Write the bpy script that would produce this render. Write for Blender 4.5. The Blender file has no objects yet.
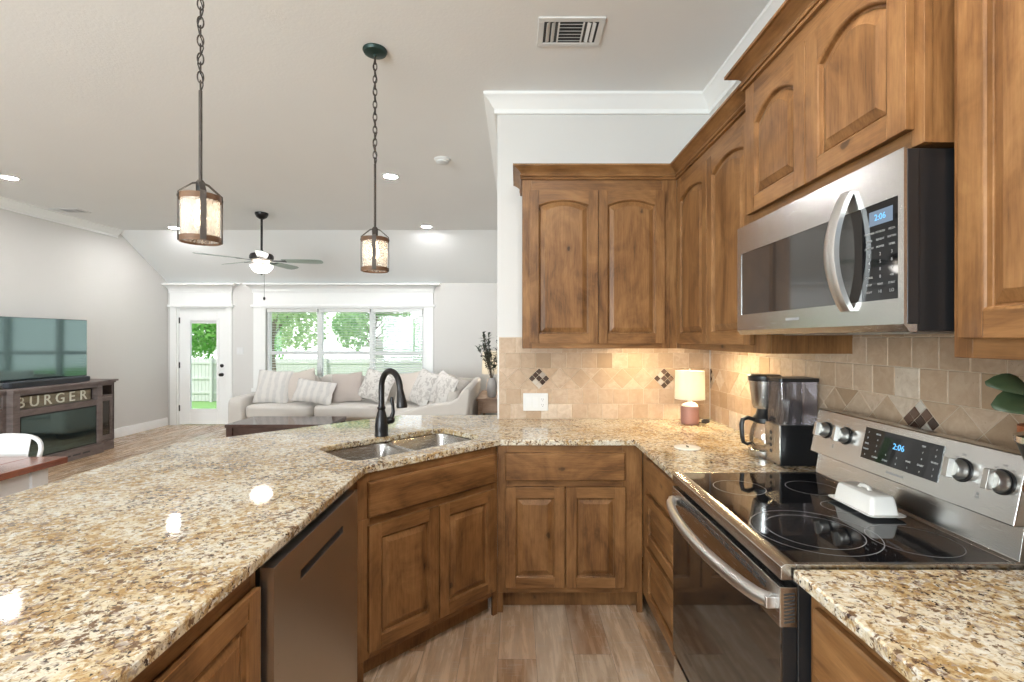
import bpy, bmesh, math, random
from mathutils import Vector, Matrix
R = math.radians
PI = math.pi
S = bpy.context.scene
C = S.collection
random.seed(7)

# ------------------------------------------------------------------ camera
EYE = 1.439                      # camera height; the view looks straight down +Y
FPX = 483.0                      # focal length in pixels of a 1024 wide frame
cam_d = bpy.data.cameras.new('camera')
cam_d.sensor_width = 36.0
cam_d.lens = FPX / 1024 * 36
cam_d.shift_x = -5 / 1024
cam_d.shift_y = -2 / 1024
cam_d.clip_start = 0.02
cam_d.clip_end = 300
cam = bpy.data.objects.new('camera', cam_d)
cam.location = (0, 0, EYE)
cam.rotation_euler = (R(90), 0, 0)
C.objects.link(cam)
S.camera = cam

# ------------------------------------------------------------------ view + world + daylight
S.view_settings.view_transform = 'Standard'
S.view_settings.look = 'None'
S.view_settings.gamma = 1.0
S.view_settings.use_curve_mapping = False
S.view_settings.exposure = 0.08
try:
    S.cycles.max_bounces = 10
    S.cycles.diffuse_bounces = 5
    S.cycles.transparent_max_bounces = 24
    S.cycles.sample_clamp_indirect = 6.0
    S.cycles.caustics_reflective = False
    S.cycles.caustics_refractive = False
    S.cycles.use_denoising = True
except Exception:
    pass

w = bpy.data.worlds.new('sky')
S.world = w
w.use_nodes = True
wn = w.node_tree
for n in list(wn.nodes):
    wn.nodes.remove(n)
wo = wn.nodes.new('ShaderNodeOutputWorld')
bg = wn.nodes.new('ShaderNodeBackground')
tc = wn.nodes.new('ShaderNodeTexCoord')
sep = wn.nodes.new('ShaderNodeSeparateXYZ')
ramp = wn.nodes.new('ShaderNodeValToRGB')
ramp.color_ramp.elements[0].position = 0.0
ramp.color_ramp.elements[0].color = (1.0, 1.0, 1.0, 1)
ramp.color_ramp.elements[1].position = 0.7
ramp.color_ramp.elements[1].color = (0.62, 0.78, 1.0, 1)
wn.links.new(tc.outputs['Generated'], sep.inputs[0])
wn.links.new(sep.outputs['Z'], ramp.inputs[0])
wn.links.new(ramp.outputs[0], bg.inputs[0])
bg.inputs[1].default_value = 2.1
wn.links.new(bg.outputs[0], wo.inputs[0])

sun_d = bpy.data.lights.new('sun', 'SUN')
sun_d.energy = 3.2
sun_d.angle = R(3)
sun_d.color = (1.0, 0.96, 0.9)
sun = bpy.data.objects.new('sun', sun_d)
sun.rotation_euler = (R(38), R(-12), R(-25))   # from behind the house on to the garden
C.objects.link(sun)


def area(name, loc, rot, sx, sy, power, col=(1, 1, 1)):
    d = bpy.data.lights.new(name, 'AREA')
    d.shape = 'RECTANGLE'
    d.size, d.size_y = sx, sy
    d.energy = power
    d.color = col
    o = bpy.data.objects.new(name, d)
    o.location = loc
    o.rotation_euler = rot
    C.objects.link(o)
    return o


# added fill lamp just outside the invented window behind the camera
area('fill_rear_window', (-3.45, -3.35, 1.45), (R(90), 0, R(8)), 4.2, 1.9, 590, (0.86, 0.94, 1.0))
CAN_POWER = 520.0       # emission of the living room recessed lights
CAN_ADDED_KITCHEN = 850.0     # emission of the added, unseen kitchen ceiling lights


# ------------------------------------------------------------------ node helpers
class NT:
    def __init__(self, name):
        self.m = bpy.data.materials.new(name)
        self.m.use_nodes = True
        self.t = self.m.node_tree
        for n in list(self.t.nodes):
            self.t.nodes.remove(n)
        self.out = self.t.nodes.new('ShaderNodeOutputMaterial')

    def n(self, typ, ins=None, **props):
        nd = self.t.nodes.new(typ)
        for k, v in props.items():
            setattr(nd, k, v)
        for k, v in (ins or {}).items():
            self.set(nd.inputs[k], v)
        return nd

    def set(self, sock, v):
        if hasattr(v, 'is_output') or isinstance(v, bpy.types.NodeSocket):
            self.t.links.new(v, sock)
        else:
            if isinstance(v, tuple) and len(v) == 3 and sock.type == 'RGBA':
                v = (*v, 1)
            sock.default_value = v

    def math(self, op, a, b=0.0, c=0.0):
        nd = self.n('ShaderNodeMath', operation=op)
        self.set(nd.inputs[0], a)
        self.set(nd.inputs[1], b)
        self.set(nd.inputs[2], c)
        return nd.outputs[0]

    def mix(self, f, a, b, blend='MIX'):
        nd = self.n('ShaderNodeMix', data_type='RGBA', blend_type=blend)
        self.set(nd.inputs[0], f)
        self.set(nd.inputs[6], a)
        self.set(nd.inputs[7], b)
        return nd.outputs[2]

    def ramp(self, f, stops, interp='LINEAR'):
        nd = self.n('ShaderNodeValToRGB')
        cr = nd.color_ramp
        cr.interpolation = interp
        while len(cr.elements) < len(stops):
            cr.elements.new(0.5)
        for e, (p, c) in zip(cr.elements, stops):
            e.position = p
            e.color = (*c, 1) if len(c) == 3 else c
        self.set(nd.inputs[0], f)
        return nd.outputs[0]

    def noise(self, vec, scale, detail=2.0, rough=0.5, dist=0.0):
        nd = self.n('ShaderNodeTexNoise', {'Scale': scale, 'Detail': detail, 'Roughness': rough, 'Distortion': dist})
        if vec is not None:
            self.set(nd.inputs['Vector'], vec)
        return nd

    def mapping(self, vec, scale=(1, 1, 1), loc=(0, 0, 0), rot=(0, 0, 0)):
        nd = self.n('ShaderNodeMapping')
        self.set(nd.inputs[0], vec)
        nd.inputs['Location'].default_value = loc
        nd.inputs['Rotation'].default_value = rot
        nd.inputs['Scale'].default_value = scale
        return nd.outputs[0]

    def objco(self, jitter=True):
        tc = self.n('ShaderNodeTexCoord').outputs['Object']
        if not jitter:
            return tc
        oi = self.n('ShaderNodeObjectInfo').outputs['Random']
        k = self.math('MULTIPLY', oi, 37.0)
        cb = self.n('ShaderNodeCombineXYZ', {0: k, 1: k, 2: k}).outputs[0]
        va = self.n('ShaderNodeVectorMath', operation='ADD')
        self.set(va.inputs[0], tc)
        self.set(va.inputs[1], cb)
        return va.outputs[0]

    def bump(self, h, strength=0.2, dist=0.01):
        return self.n('ShaderNodeBump', {'Strength': strength, 'Distance': dist, 'Height': h}).outputs[0]

    def bsdf(self, color, rough=0.5, metal=0.0, **kw):
        ins = {'Base Color': color, 'Roughness': rough, 'Metallic': metal}
        nd = self.n('ShaderNodeBsdfPrincipled')
        for k, v in ins.items():
            self.set(nd.inputs[k], v)
        for k, v in kw.items():
            self.set(nd.inputs[k.replace('_', ' ')], v)
        self.t.links.new(nd.outputs[0], self.out.inputs[0])
        return nd


def plain(name, col, rough=0.5, metal=0.0, var=0.06, scale=14.0, **kw):
    b = NT(name)
    co = b.objco()
    f = b.noise(co, scale, 3).outputs['Fac']
    c0 = tuple(max(0, c * (1 - var)) for c in col)
    c1 = tuple(min(1, c * (1 + var)) for c in col)
    b.bsdf(b.mix(f, c0, c1), rough, metal, **kw)
    return b.m


def wood(name, grain, dark, mid, light, rough=0.42, knots=True, blotch=1.0, spec=0.32):
    """grain 'v' runs up Z, 'h' runs level, 'y' runs along local Y"""
    b = NT(name)
    co = b.objco()
    sc = {'v': (1, 1, 0.06), 'h': (0.06, 0.06, 1), 'y': (1, 0.06, 1)}[grain]
    s2 = {'v': (1, 1, 0.5), 'h': (0.5, 0.5, 1), 'y': (1, 0.5, 1)}[grain]
    mp = b.mapping(co, sc)
    g1 = b.noise(mp, 48, 5, 0.6, 0.5).outputs['Fac']
    g2 = b.noise(mp, 190, 3, 0.6).outputs['Fac']
    bl = b.noise(b.mapping(co, s2), 5.5, 5, 0.62, 1.1).outputs['Fac']
    f = b.math('ADD', b.math('MULTIPLY', b.math('SUBTRACT', g1, 0.5), 0.34), b.math('MULTIPLY', b.math('SUBTRACT', bl, 0.5), 0.95 * blotch))
    f = b.math('ADD', f, b.math('MULTIPLY', b.math('SUBTRACT', g2, 0.5), 0.34))
    f = b.math('ADD', f, 0.5)
    col = b.ramp(f, [(0.26, dark), (0.47, mid), (0.72, light)])
    if knots:
        vs = {'v': (1, 1, 0.6), 'h': (0.6, 0.6, 1), 'y': (1, .6, 1)}[grain]
        wob = b.n('ShaderNodeVectorMath', operation='SCALE')
        b.set(wob.inputs[0], b.noise(co, 25, 3).outputs['Color'])
        wob.inputs['Scale'].default_value = 0.02
        va = b.n('ShaderNodeVectorMath', operation='ADD')
        b.set(va.inputs[0], b.mapping(co, vs))
        b.set(va.inputs[1], wob.outputs[0])
        vo = b.n('ShaderNodeTexVoronoi', {'Scale': 7.5, 'Randomness': 1.0})
        b.set(vo.inputs['Vector'], va.outputs[0])
        rim = b.ramp(vo.outputs['Distance'], [(0.0, (1, 1, 1)), (0.06, (0.9, .9, .9)), (0.09, (0.3, 0.3, 0.3)), (0.17, (0, 0, 0))])
        sel = b.n('ShaderNodeSeparateColor', {0: vo.outputs['Color']}).outputs[0]
        k = b.math('MULTIPLY', rim, b.math('GREATER_THAN', sel, 0.35))
        col = b.mix(b.math('MULTIPLY', k, 0.85), col, tuple(c * 0.3 for c in dark))
    nrm = b.bump(g2, 0.08, 0.002)
    b.bsdf(col, rough, Normal=nrm, Specular_IOR_Level=spec)
    return b.m


M = {}
AL_D, AL_M, AL_L = (0.080, 0.033, 0.011), (0.196, 0.091, 0.032), (0.305, 0.155, 0.060)
M['wood_v'] = wood('knotty_alder_upright', 'v', AL_D, AL_M, AL_L)
M['wood_h'] = wood('knotty_alder_level', 'h', AL_D, AL_M, AL_L)
M['dark_h'] = wood('grey_brown_wood', 'h', (0.09, 0.07, 0.064), (0.15, 0.118, 0.11), (0.20, 0.165, 0.155), 0.45, False)
M['red_wood'] = wood('reddish_table_wood', 'y', (0.12, 0.035, 0.02), (0.24, 0.075, 0.04), (0.36, 0.14, 0.07), 0.2, False, spec=.5)
M['espresso'] = wood('espresso_wood', 'h', (0.03, 0.015, 0.012), (0.06, 0.03, 0.024), (0.09, 0.05, 0.04), 0.10, False, spec=.6)
M['end_wood'] = wood('weathered_brown_wood', 'h', (0.20, 0.125, 0.085), (0.33, 0.22, 0.155), (0.44, 0.31, 0.23), 0.5, False)
M['ring_wood'] = wood('pendant_ring_wood', 'h', (0.07, 0.035, 0.02), (0.13, 0.07, 0.038), (0.20, 0.11, 0.06), 0.5, False)


def wall_paint(name, col, bump=0.12):
    b = NT(name)
    co = b.n('ShaderNodeTexCoord').outputs['Object']
    f = b.noise(co, 60, 4, 0.6).outputs['Fac']
    c = b.mix(b.noise(co, 2.0, 2).outputs['Fac'], tuple(x * .985 for x in col), tuple(min(1, x * 1.015) for x in col))
    b.bsdf(c, 0.75, Normal=b.bump(f, bump, 0.004))
    return b.m


M['wall'] = wall_paint('greige_wall_paint', (0.63, 0.615, 0.595))
M['ceil'] = wall_paint('greige_ceiling_paint', (0.79, 0.795, 0.79), 0.3)
M['white'] = plain('white_trim_paint', (0.84, 0.84, 0.83), 0.4, var=0.01)
M['white_plastic'] = plain('white_plastic', (0.68, 0.68, 0.67), 0.3, var=0.01)
M['slat'] = plain('blind_slat', (0.72, 0.72, 0.71), 0.5, var=0.01)
M['white_metal'] = plain('white_enamel', (0.70, 0.70, 0.70), 0.3, var=0.01)
M['porcelain'] = plain('white_porcelain', (0.74, 0.73, 0.70), 0.12, var=0.01)
M['bronze'] = plain('oil_rubbed_bronze', (0.028, 0.026, 0.027), 0.32, 0.7, 0.2)
M['canopy_green'] = plain('dark_green_bronze', (0.012, 0.035, 0.03), 0.4, 0.3, 0.2)
M['black_metal'] = plain('black_metal', (0.02, 0.02, 0.02), 0.4, 0.5)
M['strap'] = plain('weathered_grey_metal', (0.075, 0.062, 0.054), 0.55, 0.5, 0.35, 30)
M['black_plastic'] = plain('black_plastic', (0.012, 0.012, 0.013), 0.32)
M['black_gloss'] = plain('black_glass', (0.006, 0.006, 0.007), 0.04, Specular_IOR_Level=0.5)
M['oven_glass'] = plain('oven_door_glass', (0.012, 0.011, 0.010), 0.05, IOR=2.3)
M['mw_glass'] = plain('microwave_door_glass', (0.03, 0.027, 0.025), 0.05, IOR=2.0)
M['tv'] = plain('television_screen', (0.01, 0.016, 0.018), 0.06, IOR=2.4, Specular_Tint=(0.72, 1.0, 0.96, 1))
M['chrome'] = plain('chrome', (0.75, 0.74, 0.72), 0.12, 1.0, 0.02)
M['handle_steel'] = plain('satin_steel', (0.66, 0.65, 0.64), 0.34, 1.0, 0.02)
M['knob_steel'] = plain('knob_steel', (0.50, 0.49, 0.47), 0.42, 1.0, 0.02)
M['burner_ring'] = plain('burner_marking', (0.22, 0.22, 0.23), 0.35)
M['plate_ink'] = plain('grey_print', (0.30, 0.30, 0.30), 0.5)
M['pale_ink'] = plain('pale_print', (0.62, 0.64, 0.64), 0.5)
M['dark_ink'] = plain('dark_slot', (0.03, 0.03, 0.03), 0.5)
M['terracotta'] = plain('terracotta', (0.45, 0.15, 0.06), 0.6, var=0.15)
M['leaf'] = plain('green_leaf', (0.042, 0.066, 0.03), 0.45, var=0.3)
M['olive_leaf'] = plain('grey_olive_leaf', (0.06, 0.075, 0.055), 0.5, var=0.35)
M['twig'] = plain('twig', (0.08, 0.05, 0.03), 0.7)
M['mauve'] = plain('mauve_ceramic', (0.25, 0.125, 0.105), 0.55, var=0.08)
M['pale_ceramic'] = plain('pale_ceramic', (0.72, 0.62, 0.52), 0.5)
M['fan_blade'] = plain('fan_blade_finish', (0.30, 0.36, 0.33), 0.35, var=0.08)
M['nickel'] = plain('brushed_nickel', (0.55, 0.50, 0.45), 0.3, 0.9)
M['letter'] = plain('cream_letters', (0.78, 0.76, 0.64), 0.5)
M['sofa'] = None


def steel(name, axis, col=(0.60, 0.59, 0.575), rough=0.25):
    b = NT(name)
    co = b.n('ShaderNodeTexCoord').outputs['Object']
    sc = {'x': (1, 60, 60), 'y': (60, 1, 60), 'z': (60, 60, 1)}[axis]
    f = b.noise(b.mapping(co, sc), 14, 3).outputs['Fac']
    r = b.math('ADD', b.math('MULTIPLY', f, 0.12), rough - 0.06)
    c = b.mix(f, tuple(x * .95 for x in col), col)
    b.bsdf(c, r, 1.0, Normal=b.bump(f, 0.04, 0.001))
    return b.m


M['steel_x'] = steel('brushed_stainless', 'x')
M['steel_z'] = steel('brushed_stainless_upright', 'z')
M['sink'] = steel('sink_stainless', 'x', (0.46, 0.44, 0.42), 0.26)
M['dw_steel'] = steel('dishwasher_stainless', 'x', (0.60, 0.58, 0.56), 0.30)


def emis(name, col, strength):
    b = NT(name)
    e = b.n('ShaderNodeEmission', {'Color': (*col, 1), 'Strength': strength})
    b.t.links.new(e.outputs[0], b.out.inputs[0])
    return b.m


M['can'] = emis('recessed_led', (1.0, 0.99, 0.98), CAN_POWER)
M['can_added_kitchen'] = emis('added_led_kitchen', (1.0, 0.98, 0.95), CAN_ADDED_KITCHEN)
M['bulb'] = emis('filament_bulb', (1.0, 0.82, 0.60), 16)
M['bowl'] = emis('fan_light_bowl', (1.0, 0.95, 0.88), 16.0)
M['led_blue'] = emis('blue_display', (0.18, 0.55, 1.0), 1.6)
M['lcd'] = emis('pale_display', (0.45, 0.58, 0.75), 0.55)
M['under_led'] = emis('under_cabinet_led', (1.0, 0.80, 0.48), 140)


def shade_mat(name, col, strength):
    b = NT(name)
    co = b.objco()
    f = b.noise(b.mapping(co, (40, 40, 200)), 6, 2).outputs['Fac']
    c = b.mix(f, tuple(x * .95 for x in col), col)
    d = b.n('ShaderNodeBsdfDiffuse', {'Color': c})
    t = b.n('ShaderNodeBsdfTranslucent', {'Color': c})
    mx = b.n('ShaderNodeMixShader', {0: 0.6})
    b.t.links.new(d.outputs[0], mx.inputs[1])
    b.t.links.new(t.outputs[0], mx.inputs[2])
    b.t.links.new(mx.outputs[0], b.out.inputs[0])
    return b.m


M['shade'] = shade_mat('linen_lamp_shade', (0.86, 0.82, 0.74), 1.0)


def thin_glass(name, tint=(1, 1, 1), gloss=0.06, haze=0.0, haze_col=(0.9, 0.88, 0.84)):
    b = NT(name)
    tr = b.n('ShaderNodeBsdfTransparent', {'Color': (*tint, 1)})
    gl = b.n('ShaderNodeBsdfGlossy', {'Color': (1, 1, 1, 1), 'Roughness': 0.02})
    lw = b.n('ShaderNodeLayerWeight', {'Blend': 0.25})
    f = b.math('ADD', b.math('MULTIPLY', lw.outputs['Fresnel'], 0.6), gloss)
    mx = b.n('ShaderNodeMixShader', {0: f})
    b.t.links.new(tr.outputs[0], mx.inputs[1])
    b.t.links.new(gl.outputs[0], mx.inputs[2])
    o = mx.outputs[0]
    if haze > 0:
        tl = b.n('ShaderNodeBsdfTranslucent', {'Color': (*haze_col, 1)})
        df = b.n('ShaderNodeBsdfDiffuse', {'Color': (*haze_col, 1)})
        m1 = b.n('ShaderNodeMixShader', {0: 0.5})
        b.t.links.new(tl.outputs[0], m1.inputs[1])
        b.t.links.new(df.outputs[0], m1.inputs[2])
        co = b.objco()
        nz = b.noise(b.mapping(co, (1, 1, .4)), 120, 2, .5).outputs['Fac']
        m2 = b.n('ShaderNodeMixShader', {0: b.math('MULTIPLY', b.math('ADD', nz, 0.5), haze)})
        b.t.links.new(o, m2.inputs[1])
        b.t.links.new(m1.outputs[0], m2.inputs[2])
        o = m2.outputs[0]
    b.t.links.new(o, b.out.inputs[0])
    return b.m


M['glass'] = thin_glass('window_glass', (0.97, 0.99, 0.98), 0.02)
M['clear'] = thin_glass('clear_glass', (0.93, 0.93, 0.93), 0.05)
M['smoke_clear'] = thin_glass('clear_grey_plastic', (0.88, 0.86, 0.87), 0.05, 0.06, (0.6, 0.58, 0.6))
M['seeded'] = thin_glass('seeded_glass', (0.97, 0.96, 0.94), 0.04, 0.26, (0.92, 0.88, 0.83))


def granite():
    b = NT('speckled_granite')
    co = b.n('ShaderNodeTexCoord').outputs['Object']
    mp = b.mapping(co, (1, 1.15, 1), rot=(0, 0, 0.5))
    big = b.noise(mp, 5, 4, 0.6, 0.5).outputs['Fac']
    base = b.ramp(big, [(0.34, (0.52, 0.38, 0.20)), (0.46, (0.63, 0.52, 0.345)), (0.62, (0.68, 0.61, 0.475))])
    reg = b.noise(b.mapping(co, (1, 1, 1), (5, 5, 0)), 6, 3, .6, .6).outputs['Fac']
    rg_ = b.math('SUBTRACT', reg, 0.5)
    gold = b.noise(mp, 44, 4, 0.65, 0.6).outputs['Fac']
    gd = b.math('SUBTRACT', gold, b.math('MULTIPLY', b.math('SUBTRACT', big, .5), .35))
    c = b.mix(b.ramp(gd, [(0.47, (0, 0, 0)), (0.58, (0.9, 0.9, 0.9))]), base, (0.37, 0.225, 0.085))
    pale = b.noise(b.mapping(co, (1, 1, 1), (3.3, 1.2, 0)), 50, 3, 0.6, 0.4).outputs['Fac']
    c = b.mix(b.ramp(pale, [(0.55, (0, 0, 0)), (0.62, (0.9, 0.9, 0.9))]), c, (0.72, 0.69, 0.60))
    grey = b.noise(b.mapping(co, (1, 1, 1), (7.7, 4.1, 0)), 62, 3, 0.6, 0.4).outputs['Fac']
    c = b.mix(b.ramp(b.math('ADD', grey, b.math('MULTIPLY', rg_, .2)), [(0.57, (0, 0, 0)), (0.63, (0.8, 0.8, 0.8))]), c, (0.33, 0.265, 0.225))
    brown = b.noise(b.mapping(co, (1, 1, 1), (1.7, 9.1, 0)), 60, 4, 0.62, 0.5).outputs['Fac']
    bb = b.math('ADD', brown, b.math('MULTIPLY', rg_, 0.34))
    c = b.mix(b.ramp(bb, [(0.560, (0, 0, 0)), (0.615, (0.95, .95, .95))]), c, (0.15, 0.085, 0.045))
    blk = b.noise(b.mapping(co, (1, 1, 1), (2.2, 6.6, 0)), 80, 3, 0.6, 0.4).outputs['Fac']
    bl = b.math('ADD', blk, b.math('MULTIPLY', rg_, 0.22))
    c = b.mix(b.ramp(bl, [(0.61, (0, 0, 0)), (0.66, (1, 1, 1))]), c, (0.05, 0.028, 0.022))
    vo = b.n('ShaderNodeTexVoronoi', {'Scale': 170.0, 'Vector': co})
    v = b.n('ShaderNodeSeparateColor', {0: vo.outputs['Color']}).outputs[0]
    c = b.mix(0.5, c, b.mix(v, (0.62, 0.62, 0.62), (1, 1, 1)), 'MULTIPLY')
    b.bsdf(c, 0.05, Specular_IOR_Level=0.5)
    return b.m


M['granite'] = granite()


def planks():
    b = NT('wood_look_floor_planks')
    co = b.n('ShaderNodeTexCoord').outputs['Object']
    sp = b.n('ShaderNodeSeparateXYZ', {0: co})
    X, Y = sp.outputs[0], sp.outputs[1]
    W, L = 0.172, 0.92
    u = b.math('DIVIDE', b.math('ADD', X, 20.037), W)
    ci = b.math('FLOOR', u)
    fu = b.math('FRACT', u)
    rnd = b.n('ShaderNodeTexWhiteNoise', noise_dimensions='1D')
    b.set(rnd.inputs['W'], ci)
    v = b.math('ADD', b.math('DIVIDE', b.math('ADD', Y, 20), L), b.math('MULTIPLY', rnd.outputs[0], 1.0))
    ri = b.math('FLOOR', v)
    fv = b.math('FRACT', v)
    idv = b.n('ShaderNodeCombineXYZ', {0: ci, 1: ri, 2: 0.0}).outputs[0]
    wn_ = b.n('ShaderNodeTexWhiteNoise', noise_dimensions='3D')
    b.set(wn_.inputs['Vector'], idv)
    tone = wn_.outputs['Value']
    tint = b.ramp(tone, [(0.0, (0.28, 0.155, 0.08)), (0.35, (0.47, 0.30, 0.17)), (0.7, (0.58, 0.41, 0.265)), (1.0, (0.48, 0.37, 0.26))])
    off = b.n('ShaderNodeVectorMath', operation='SCALE')
    b.set(off.inputs[0], wn_.outputs['Color'])
    off.inputs['Scale'].default_value = 30
    va = b.n('ShaderNodeVectorMath', operation='ADD')
    b.set(va.inputs[0], co)
    b.set(va.inputs[1], off.outputs[0])
    mp = b.mapping(va.outputs[0], (1, 0.09, 1))
    g = b.noise(mp, 34, 7, 0.66, 0.35).outputs['Fac']
    g2 = b.noise(b.mapping(va.outputs[0], (1, .25, 1)), 7, 4, 0.6, 0.8).outputs['Fac']
    saw = b.noise(b.mapping(va.outputs[0], (.12, 1, 1)), 60, 3, .6).outputs['Fac']
    c = b.mix(b.ramp(g, [(0.34, (0, 0, 0)), (0.60, (1, 1, 1))]), b.mix(0.5, tint, (0.14, 0.085, 0.055)), tint)
    c = b.mix(b.ramp(g2, [(0.45, (0, 0, 0)), (0.68, (0.55, 0.55, 0.55))]), c, (0.58, 0.47, 0.36))
    c = b.mix(b.ramp(saw, [(0.58, (0, 0, 0)), (0.66, (0.35, .35, .35))]), c, (0.5, 0.44, 0.38))
    dk = b.noise(b.mapping(va.outputs[0], (1, .16, 1)), 9, 5, 0.65, 1.4).outputs['Fac']
    c = b.mix(b.ramp(dk, [(0.60, (0, 0, 0)), (0.72, (0.75, .75, .75))]), c, (0.15, 0.085, 0.05))
    gx = b.math('LESS_THAN', b.math('MINIMUM', fu, b.math('SUBTRACT', 1.0, fu)), 0.008)
    gy = b.math('LESS_THAN', b.math('MINIMUM', fv, b.math('SUBTRACT', 1.0, fv)), 0.0016)
    gr = b.math('MAXIMUM', gx, gy)
    c = b.mix(b.math('MULTIPLY', gr, 0.7), c, (0.10, 0.075, 0.06))
    b.bsdf(c, b.math('ADD', 0.20, b.math('MULTIPLY', g, 0.14)), Normal=b.bump(b.math('SUBTRACT', g, b.math('MULTIPLY', gr, 2.0)), 0.12, 0.002), Specular_IOR_Level=0.5)
    return b.m


M['floor'] = planks()


def travertine(name, stops, rough=0.5):
    b = NT(name)
    co = b.n('ShaderNodeTexCoord').outputs['Object']
    isl = b.n('ShaderNodeNewGeometry').outputs['Random Per Island']
    base = b.ramp(isl, stops)
    k = b.math('MULTIPLY', isl, 50.0)
    cb = b.n('ShaderNodeCombineXYZ', {0: k, 1: k, 2: k}).outputs[0]
    va = b.n('ShaderNodeVectorMath', operation='ADD')
    b.set(va.inputs[0], co)
    b.set(va.inputs[1], cb)
    n1 = b.noise(va.outputs[0], 22, 5, 0.65, 0.8).outputs['Fac']
    n2 = b.noise(va.outputs[0], 130, 3, 0.6).outputs['Fac']
    c = b.mix(b.ramp(n1, [(0.38, (0, 0, 0)), (0.66, (1, 1, 1))]), b.mix(0.42, base, (0.31, 0.195, 0.115)), base)
    c = b.mix(b.ramp(n2, [(0.66, (0, 0, 0)), (0.72, (0.5, .5, .5))]), c, (0.27, 0.18, 0.11))
    b.bsdf(c, rough, Normal=b.bump(n2, 0.15, 0.003))
    return b.m


M['tile'] = travertine('tumbled_travertine', [(0, (0.36, 0.245, 0.15)), (0.2, (0.52, 0.39, 0.28)), (0.4, (0.43, 0.30, 0.195)), (0.55, (0.56, 0.43, 0.32)), (0.75, (0.46, 0.335, 0.23)), (0.9, (0.54, 0.41, 0.30)), (1, (0.68, 0.60, 0.50))])
M['grout'] = plain('tan_grout', (0.56, 0.46, 0.35), 0.85)


def mosaic_mat():
    b = NT('mosaic_chips')
    isl = b.n('ShaderNodeNewGeometry').outputs['Random Per Island']
    c = b.ramp(isl, [(0, (0.05, 0.028, 0.02)), (0.35, (0.12, 0.07, 0.05)), (0.5, (0.52, 0.47, 0.41)), (0.68, (0.07, 0.045, 0.035)), (0.85, (0.40, 0.34, 0.29))], 'CONSTANT')
    b.bsdf(c, 0.22)
    return b.m


M['mosaic'] = mosaic_mat()


def fabric(name, c0, c1, scale=260, pattern=None, c2=None):
    b = NT(name)
    co = b.objco()
    f = b.noise(co, scale, 2).outputs['Fac']
    g = b.noise(co, 6, 3).outputs['Fac']
    c = b.mix(b.math('ADD', b.math('MULTIPLY', f, 0.6), b.math('MULTIPLY', g, 0.4)), c0, c1)
    if pattern == 'bands':
        wv = b.n('ShaderNodeTexWave', {'Scale': 3.2, 'Distortion': 3.0, 'Detail': 2.0, 'Detail Scale': 2.0})
        wv.bands_direction = 'X'
        b.set(wv.inputs['Vector'], co)
        n = b.noise(b.mapping(co, (1, 1, 3)), 9, 3, .6).outputs['Fac']
        k = b.math('MULTIPLY', b.ramp(wv.outputs['Fac'], [(0.35, (0, 0, 0)), (0.65, (1, 1, 1))]), n)
        c = b.mix(k, c, c2)
    elif pattern == 'print':
        vo = b.noise(co, 13, 3, .6, 1.5).outputs['Fac']
        c = b.mix(b.ramp(vo, [(0.5, (0, 0, 0)), (0.56, (0.8, 0.8, 0.8))]), c, c2)
    b.bsdf(c, 0.9, Normal=b.bump(f, 0.25, 0.003), Sheen_Weight=0.2)
    return b.m


M['sofa'] = fabric('oatmeal_upholstery', (0.52, 0.485, 0.45), (0.61, 0.575, 0.535))
M['sofa_back'] = fabric('oatmeal_back_cushion', (0.47, 0.435, 0.40), (0.56, 0.52, 0.48))
M['pil_plain'] = fabric('beige_pillow', (0.53, 0.465, 0.42), (0.60, 0.535, 0.485))
M['pil_taupe'] = fabric('taupe_pillow', (0.42, 0.36, 0.325), (0.49, 0.425, 0.39))
M['pil_band'] = fabric('banded_pillow', (0.60, 0.57, 0.54), (0.68, 0.65, 0.62), 260, 'bands', (0.47, 0.455, 0.45))
M['pil_print'] = fabric('printed_pillow', (0.60, 0.57, 0.54), (0.67, 0.64, 0.61), 260, 'print', (0.40, 0.37, 0.35))


def grass_mat():
    b = NT('lawn')
    co = b.n('ShaderNodeTexCoord').outputs['Object']
    f = b.noise(co, 9, 6, .7).outputs['Fac']
    b.bsdf(b.ramp(f, [(0.3, (0.10, 0.24, 0.05)), (0.7, (0.28, 0.45, 0.12))]), 0.9)
    return b.m


M['lawn'] = grass_mat()


def foliage_mat(name, d, l):
    b = NT(name)
    isl = b.n('ShaderNodeNewGeometry').outputs['Random Per Island']
    c = b.ramp(isl, [(0, d), (1, l)])
    df = b.n('ShaderNodeBsdfDiffuse', {'Color': c})
    tl = b.n('ShaderNodeBsdfTranslucent', {'Color': c})
    mx = b.n('ShaderNodeMixShader', {0: 0.45})
    b.t.links.new(df.outputs[0], mx.inputs[1])
    b.t.links.new(tl.outputs[0], mx.inputs[2])
    b.t.links.new(mx.outputs[0], b.out.inputs[0])
    return b.m


M['fol_pale'] = foliage_mat('pale_tree_leaves', (0.34, 0.52, 0.24), (0.70, 0.80, 0.48))
M['fol_mid'] = foliage_mat('mid_tree_leaves', (0.26, 0.48, 0.20), (0.58, 0.74, 0.40))
M['fol_deep'] = foliage_mat('bright_hedge_leaves', (0.14, 0.44, 0.06), (0.40, 0.70, 0.20))
M['bark'] = plain('bark', (0.20, 0.15, 0.11), 0.9, var=.3)
M['fence'] = plain('pale_fence_boards', (0.60, 0.58, 0.54), 0.7, var=.08, scale=4)
M['roofing'] = plain('grey_roof_shingles', (0.40, 0.36, 0.34), 0.9, var=.2)
M['siding'] = plain('pale_house_wall', (0.55, 0.52, 0.48), 0.9)


# ------------------------------------------------------------------ mesh helpers
def BM():
    return bmesh.new()


def face(bm, vs, mi=0):
    try:
        f = bm.faces.new(vs)
        f.material_index = mi
        return f
    except ValueError:
        return None


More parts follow.
